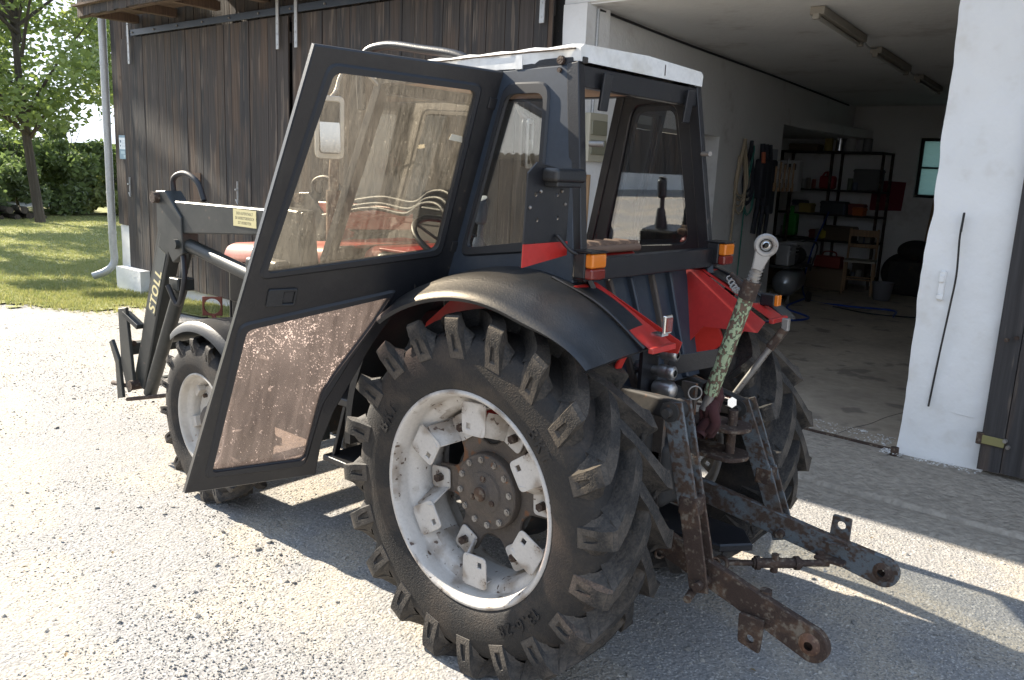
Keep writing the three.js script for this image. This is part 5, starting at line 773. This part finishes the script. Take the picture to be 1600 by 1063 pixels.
// front loader
{
  const ld = T;
  const decal = (w, h, draw) => { const c = document.createElement('canvas'); c.width = 512; c.height = Math.round(512 * h / w); draw(c.getContext('2d'), c.width, c.height); const t = new THREE.CanvasTexture(c); t.colorSpace = THREE.SRGBColorSpace; return std({ map: t, roughness: 0.5 }); };
  for (const s of [1, -1]) {
    const a = part('loader_arm', ld), z = s * 0.46, w = 0.075, zz = (g) => g.translate(0, 0, z);
    mesh('arm_beam', zz(plate([[-1.28, 1.545], [-2.42, 1.53], [-2.40, 1.36], [-2.0, 1.39], [-1.28, 1.44]], w, 0.006)), s > 0 ? M.loader : M.hood, a);
    mesh('knee_plate', zz(plate([[-2.60, 1.575], [-2.50, 1.58], [-2.335, 1.45], [-2.33, 1.26], [-2.44, 1.2], [-2.60, 1.38]], w + 0.02, 0.004)), M.loader, a);
    mesh('arm_tube', zz(merge([bar([-2.48, 1.45, 0], [-2.93, 0.42, 0], 0.13, w, [0, 0, 1], 0.012), bar([-2.575, 1.5, 0.0], [-2.88, 0.72, 0.0], 0.035, 0.04, [0, 0, 1])])), M.loader, a);
    mesh('tilt_cylinder', [rod([-2.42, 1.08, z + s * 0.01], [-2.84, 0.38, z + s * 0.01], 0.038, 0.038, 16), rod([-2.34, 1.3, z], [-2.43, 1.07, z + s * 0.01], 0.02), box(-2.47, -2.37, 1.05, 1.12, z - s * 0.04, z + s * 0.06, 0.01)], M.loader, a);
    mesh('lift_cylinder', [rod([-2.37, 1.305, z], [-1.62, 1.187, z], 0.036, 0.036, 18), rod([-1.62, 1.187, z], [-1.46, 1.162, z], 0.022), rod([-2.38, 1.305, z - 0.06], [-2.38, 1.305, z + 0.07], 0.026)], M.loader, a);
    mesh('pivot_pin', [rod([-2.58, 1.54, z - 0.07], [-2.58, 1.54, z + 0.08], 0.03), rod([-2.93, 0.42, z - 0.08], [-2.93, 0.42, z + 0.09], 0.03)], M.rust, a);
    mesh('arm_hose', [tube([[-2.55, 1.56, z - 0.03], [-2.55, 1.64, z - 0.03], [-2.45, 1.675, z - 0.04], [-2.33, 1.63, z - 0.05], [-2.27, 1.54, z - 0.05]], 0.015, 30, 8), tube([[-2.36, 1.25, z + s * 0.03], [-2.30, 1.12, z + s * 0.06], [-2.38, 0.98, z + s * 0.06], [-2.44, 1.08, z + s * 0.08]], 0.014, 24, 8)], M.hose, a);
    const m = part('loader_mast', ld); mesh('mast_post', zz(merge([plate([[-1.55, 1.56], [-1.30, 1.55], [-1.22, 0.9], [-1.18, 0.5], [-1.5, 0.5], [-1.56, 1.0]], 0.10, 0.006), box(-1.62, -1.36, 1.2, 1.32, 0.03, 0.12, 0.02)])), M.loader, m); mesh('mast_bracket', box(-1.5, -1.2, 0.52, 0.78, s * 0.2, z - s * 0.05, 0.01), M.dark, m);
    const cr = part('tool_carrier', ld);
    mesh('carrier_plate', zz(merge([plate([[-3.08, 0.86], [-2.98, 0.88], [-2.92, 0.42], [-3.0, 0.36], [-3.07, 0.52]], 0.02, 0.003).translate(0, 0, 0.06 * s), plate([[-3.2, 0.64], [-3.16, 0.66], [-3.08, 0.55], [-3.05, 0.32], [-3.12, 0.30], [-3.13, 0.52]], 0.02, 0.003).translate(0, 0, 0.07 * s), bar([-3.02, 0.84, 0.05 * s], [-2.86, 0.78, 0.04 * s], 0.05, 0.03)])), M.loader, cr);
    mesh('carrier_pin', [rod([-3.2, 0.64, z - 0.02], [-3.0, 0.655, z + s * 0.02], 0.017), rod([-3.24, 0.37, z + 0.05 * s], [-2.96, 0.40, z + 0.05 * s], 0.014), rod([-3.03, 0.31, z + s * 0.06], [-2.6, 0.42, z + s * 0.02], 0.012)], M.rust, cr);
  }
  mesh('loader_cross_tube', [rod([-2.78, 0.74, -0.46], [-2.78, 0.74, 0.46], 0.055, 0.055, 20)], M.loader, T);
  mesh('carrier_cross_bar', [bar([-3.04, 0.62, -0.5], [-3.04, 0.62, 0.5], 0.07, 0.07, [0, 1, 0]), bar([-3.0, 0.4, -0.5], [-3.0, 0.4, 0.5], 0.05, 0.05, [0, 1, 0])], M.loader, T);
  const st = decal(0.40, 0.085, (k, W, H) => { k.fillStyle = '#4a4e4c'; k.fillRect(0, 0, W, H); k.fillStyle = '#dccf9c'; k.font = 'bold ' + Math.round(H * 1.12) + 'px sans-serif'; k.textBaseline = 'middle'; k.fillText('STOLL', 8, H * 0.54, W - 16); });
  const sd = mesh('arm_lettering', new THREE.BoxGeometry(0.40, 0.085, 0.002), st, T, true); { const a = V(-2.93, 0.42, 0), b = V(-2.48, 1.45, 0), t = 0.63, q = a.clone().lerp(b, t); sd.position.set(q.x, q.y, 0.4995); sd.rotation.z = Math.atan2(b.y - a.y, b.x - a.x); }
  const yl = decal(0.26, 0.1, (k, W, H) => { k.fillStyle = '#cfc594'; k.fillRect(0, 0, W, H); k.fillStyle = '#3c3a2c'; k.font = 'bold 44px sans-serif'; k.textAlign = 'center'; k.fillText('DER AUFENTHALT', W / 2, 62); k.fillText('IM ARBEITSBEREICH', W / 2, 116, W - 20); k.fillText('IST VERBOTEN', W / 2, 170); });
  const ys = mesh('warning_sticker', new THREE.BoxGeometry(0.2, 0.082, 0.002), yl, T, true); ys.position.set(-1.74, 1.486, 0.4985);
  mesh('loader_hoses', [[1.62, -0.36, 0], [1.585, -0.33, 0.02], [1.56, -0.3, 0.035]].map(([y, z, d]) => tube([[-2.2, y - 0.1, z], [-1.75, y - 0.03, z], [-1.45, y - 0.04, z + 0.02], [-1.30, y + 0.02, z + 0.05], [-1.12, y + 0.02, z + 0.1], [-0.98, y - 0.08, z + 0.15]], 0.011, 40, 7)), M.hose, T);
  // front fenders
  for (const s of [1, -1]) {
    const pos = [], N = 18, R = 0.5, P = (i, z, dr) => { const a = (50 + 75 * i / N) * Math.PI / 180; return [-2.0 + (R + dr) * Math.cos(a), 0.45 + (R + dr) * Math.sin(a), s * z]; }, pr = [[0.39, 0], [0.55, 0.006], [0.60, 0], [0.622, -0.02], [0.63, -0.05]];
    for (let k = 0; k + 1 < pr.length; k++) for (let i = 0; i < N; i++) { const a = P(i, ...pr[k]), b = P(i + 1, ...pr[k]), c = P(i + 1, ...pr[k + 1]), d = P(i, ...pr[k + 1]); pos.push(...a, ...b, ...c, ...a, ...c, ...d); }
    const g = new THREE.BufferGeometry(); g.setAttribute('position', new THREE.Float32BufferAttribute(pos, 3)); g.computeVertexNormals();
    const f = part('front_fender', T); mesh('fender_shell', creased(g, 0.6), M.plastic, f); mesh('fender_arm', [bar([-2.0, 0.93, s * 0.5], [-1.9, 0.7, s * 0.3], 0.03, 0.02)], M.black, f);
    mesh('lamp_frame', [plate([[-0.05, -0.05], [0.05, -0.05], [0.05, 0.05], [-0.05, 0.05]], 0.02, 0.002, [circ(0, 0, 0.042)]).rotateY(0.9).translate(-2.16, 0.995, s * 0.44), bar([-2.16, 0.95, s * 0.44], [-2.1, 0.9, s * 0.44], 0.015, 0.02)], std({ rgb: [0.17, 0.045, 0.025], roughness: 0.7 }), f);
  }
}

// ---------------------------------------------------------------- trees and bushes beyond the lawn
{
  const leafMats = [[0.15, 0.215, 0.06], [0.2, 0.27, 0.065], [0.14, 0.2, 0.065], [0.25, 0.29, 0.08]].map((rgb) => std({ phys: true, rgb, roughness: 0.97, transmission: 0.5, thickness: 0 }));
  const bark = std({ map: woodTex(620, [0.075, 0.062, 0.05], [0.1, 0.08, 0.06], [0.14, 0.12, 0.1]), roughness: 0.95, bumpMap: woodBump, bumpScale: 0.03 });
  const leaves = (clumps, n, size) => {
    const pos = [], tot = clumps.reduce((s, c) => s + c[3] ** 2.4, 0), a = V(), b = V(), nn = V();
    for (const [cx, cy, cz, r] of clumps) {
      const k = Math.round(n * r ** 2.4 / tot);
      for (let i = 0; i < k; i++) {
        nn.set(rr(-1, 1), rr(-1, 1), rr(-1, 1)).normalize(); const d = r * Math.pow(rnd(), 0.5) * rr(0.75, 1.12);
        const x = cx + nn.x * d, y = cy + nn.y * d * 0.72, z = cz + nn.z * d, s = size * rr(0.6, 1.3);
        a.set(rr(-1, 1), rr(-0.6, 0.6), rr(-1, 1)).normalize().multiplyScalar(s); b.set(rr(-1, 1), rr(-0.6, 0.6), rr(-1, 1)).cross(a).normalize().multiplyScalar(s * 0.55);
        pos.push(x - a.x, y - a.y, z - a.z, x + b.x, y + b.y, z + b.z, x + a.x, y + a.y, z + a.z, x - a.x, y - a.y, z - a.z, x + a.x, y + a.y, z + a.z, x - b.x, y - b.y - s * 0.12, z - b.z);
      }
    }
    const g = new THREE.BufferGeometry(); g.setAttribute('position', new THREE.Float32BufferAttribute(pos, 3)); g.computeVertexNormals(); g.setAttribute('uv', new THREE.Float32BufferAttribute(new Float32Array(pos.length / 3 * 2), 2)); return g;
  };
  const limb = (pts, r0, r1) => { const c = new THREE.CatmullRomCurve3(pts.map(A3)), g = new THREE.TubeGeometry(c, 24, 1, 9), p = g.attributes.position, q = V(); for (let i = 0; i < p.count; i++) { const t = Math.floor(i / 10) / 24, r = r0 + (r1 - r0) * t, o = c.getPointAt(Math.min(1, t)); q.fromBufferAttribute(p, i).sub(o).multiplyScalar(r).add(o); p.setXYZ(i, q.x, q.y, q.z); } return g; };
  const tree = (name, label, x, z, h, spread, nClump, nLeaf, size, mat, lean = 0, low = 0.35, group = 'trees beyond the lawn') => {
    const y0 = gy(x, z) - 0.05, t = thing(name, label, 'tree', group, [x, y0, z]), cl = [], limbs = [limb([[0, 0, 0], [lean * 0.3, h * 0.25, 0.1], [lean * 0.7, h * 0.5, 0.0], [lean, h * 0.9, 0]], h * 0.012, 0.02)];
    for (let i = 0; i < nClump; i++) {
      const v = low + (1 - low) * rnd(), a = rr(0, 6.28), w = spread * Math.sin(Math.PI * clamp(0.12 + 0.8 * (v - low) / (1 - low))) * Math.sqrt(rnd()) * 1.05;
      const c = [lean * v + w * Math.cos(a), h * v, w * Math.sin(a)]; cl.push([...c, spread * rr(0.16, 0.32)]);
      if (i % 3 === 0) { const sy = Math.max(0.2, v - 0.22) * h; limbs.push(limb([[lean * sy / h, sy, 0], [c[0] * 0.5 + lean * v * 0.4, (sy + c[1]) / 2 + 0.1, c[2] * 0.5], c], h * 0.0045, 0.01)); }
    }
    mesh('trunk', limbs, bark, t); mesh('crown', leaves(cl, nLeaf, size), mat, t, true); return t;
  };
  tree('maple_tree', 'large maple with leaning trunk at the edge of the lawn', -26, -7.4, 13, 5.0, 90, 24000, 0.115, leafMats[1], -1.6, 0.26);
  tree('maple_tree', 'tall slender maple behind the barn corner', -30, -12.6, 12, 3.4, 46, 9000, 0.12, leafMats[3], 0.4, 0.3);
  tree('ash_tree', 'dark ash tree standing behind the large maple', -35, -8.6, 11, 4.2, 40, 8000, 0.13, leafMats[0], 0.3, 0.2);
  tree('poplar_tree', 'tall slender poplar at the open side of the lawn', -25, -2.3, 22, 2.2, 100, 21000, 0.13, leafMats[1], 0, 0.3);
  const bush = (label, x, z, h, w, mat, n) => { const y0 = gy(x, z) - 0.05, t = thing('bush', label, 'bush', 'bushes behind the lawn', [x, y0, z]), cl = []; for (let i = 0; i < 22; i++) { const a = rr(0, 6.28), r = w * Math.sqrt(rnd()), v = rr(0.12, 0.85) * (1 - 0.35 * r / w); cl.push([r * Math.cos(a), h * v, r * Math.sin(a), w * rr(0.22, 0.4)]); } mesh('stem', [0, 1, 2, 3].map((i) => limb([[0.1 * i - 0.2, 0, 0], [0.25 * i - 0.4, h * 0.4, 0.1 * i], [0.4 * i - 0.7, h * 0.75, 0.2 - 0.1 * i]], 0.03, 0.01)), bark, t); mesh('foliage', leaves(cl, n, 0.11), mat, t, true); };
  bush('green rounded bush right of the leaning maple trunk', -30.5, -10.3, 4.2, 1.8, leafMats[0], 6000);
  bush('green bush close to the barn drain pipe', -30, -12.2, 3.6, 1.6, leafMats[0], 5000);
  bush('yellow-green bush between the green bushes by the drain pipe', -29.4, -11.2, 2.2, 1.2, leafMats[3], 4000);
  bush('dark bush left of the leaning maple trunk', -30, -7.2, 2.8, 1.6, leafMats[2], 6000);
  bush('tall mixed bush behind the log pile', -32, -8.9, 3.6, 1.9, leafMats[0], 7000);
  bush('broad bush at the far end of the log pile', -29.5, -5.0, 3.0, 1.9, leafMats[0], 6000);
  // maize field
  const b = []; for (let k = 0; k < 9; k++) { const y = 0.18 + k * 0.09, a = k * 2.4, dx = Math.cos(a), dz = Math.sin(a); b.push(-dz * 0.02, y, dx * 0.02, dz * 0.02, y, -dx * 0.02, dx * 0.22, y + 0.16, dz * 0.22, -dz * 0.015, y + 0.16, dx * 0.22 * 0 + dz * 0.2, dx * 0.22, y + 0.16, dz * 0.22, dx * 0.38, y + 0.02, dz * 0.38); }
  b.push(-0.012, 0, 0, 0.012, 0, 0, 0, 1.02, 0, 0, 0, -0.012, 0, 0, 0.012, 0, 1.02, 0);
  const mg = new THREE.BufferGeometry(); mg.setAttribute('position', new THREE.Float32BufferAttribute(b, 3)); mg.computeVertexNormals(); mg.setAttribute('uv', new THREE.Float32BufferAttribute(new Float32Array(b.length / 3 * 2), 2));
  scatter('maize_field', mg, std({ phys: true, roughness: 0.97, transmission: 0.4, thickness: 0 }), 9000, (P, E, S, C) => { const x = rr(-62, -37), z = rr(-34, 2); P.set(x, gy(x, z), z); E.set(0, rr(0, 6.28), 0); const s = rr(1.9, 2.5); S.set(s, s, s); const k = rnd(); C.setRGB(0.10 + 0.07 * k, 0.15 + 0.06 * k, 0.04); }, 'standing maize field behind the trees', 'maize');
  for (let i = 0; i < 14; i++) { const r = rr(0.07, 0.13), row = i < 8 ? 0 : 1, z = -5.2 - (i % 8) * 0.42 - row * 0.2; const o = mesh('log', [rod([-27.6 + rr(-0.2, 0.2), r, 0], [-26.4 + rr(-0.2, 0.2) - 2.4, r * 1.02, rr(-0.3, 0.3)], r, r * 0.9, 12)], bark); o.position.set(0, gy(-28, z) + row * 0.2, z); tag(o, 'grey felled log lying in the pile under the trees', 'log', 'logs in the pile under the trees'); }
}

renderer.render(scene, camera);
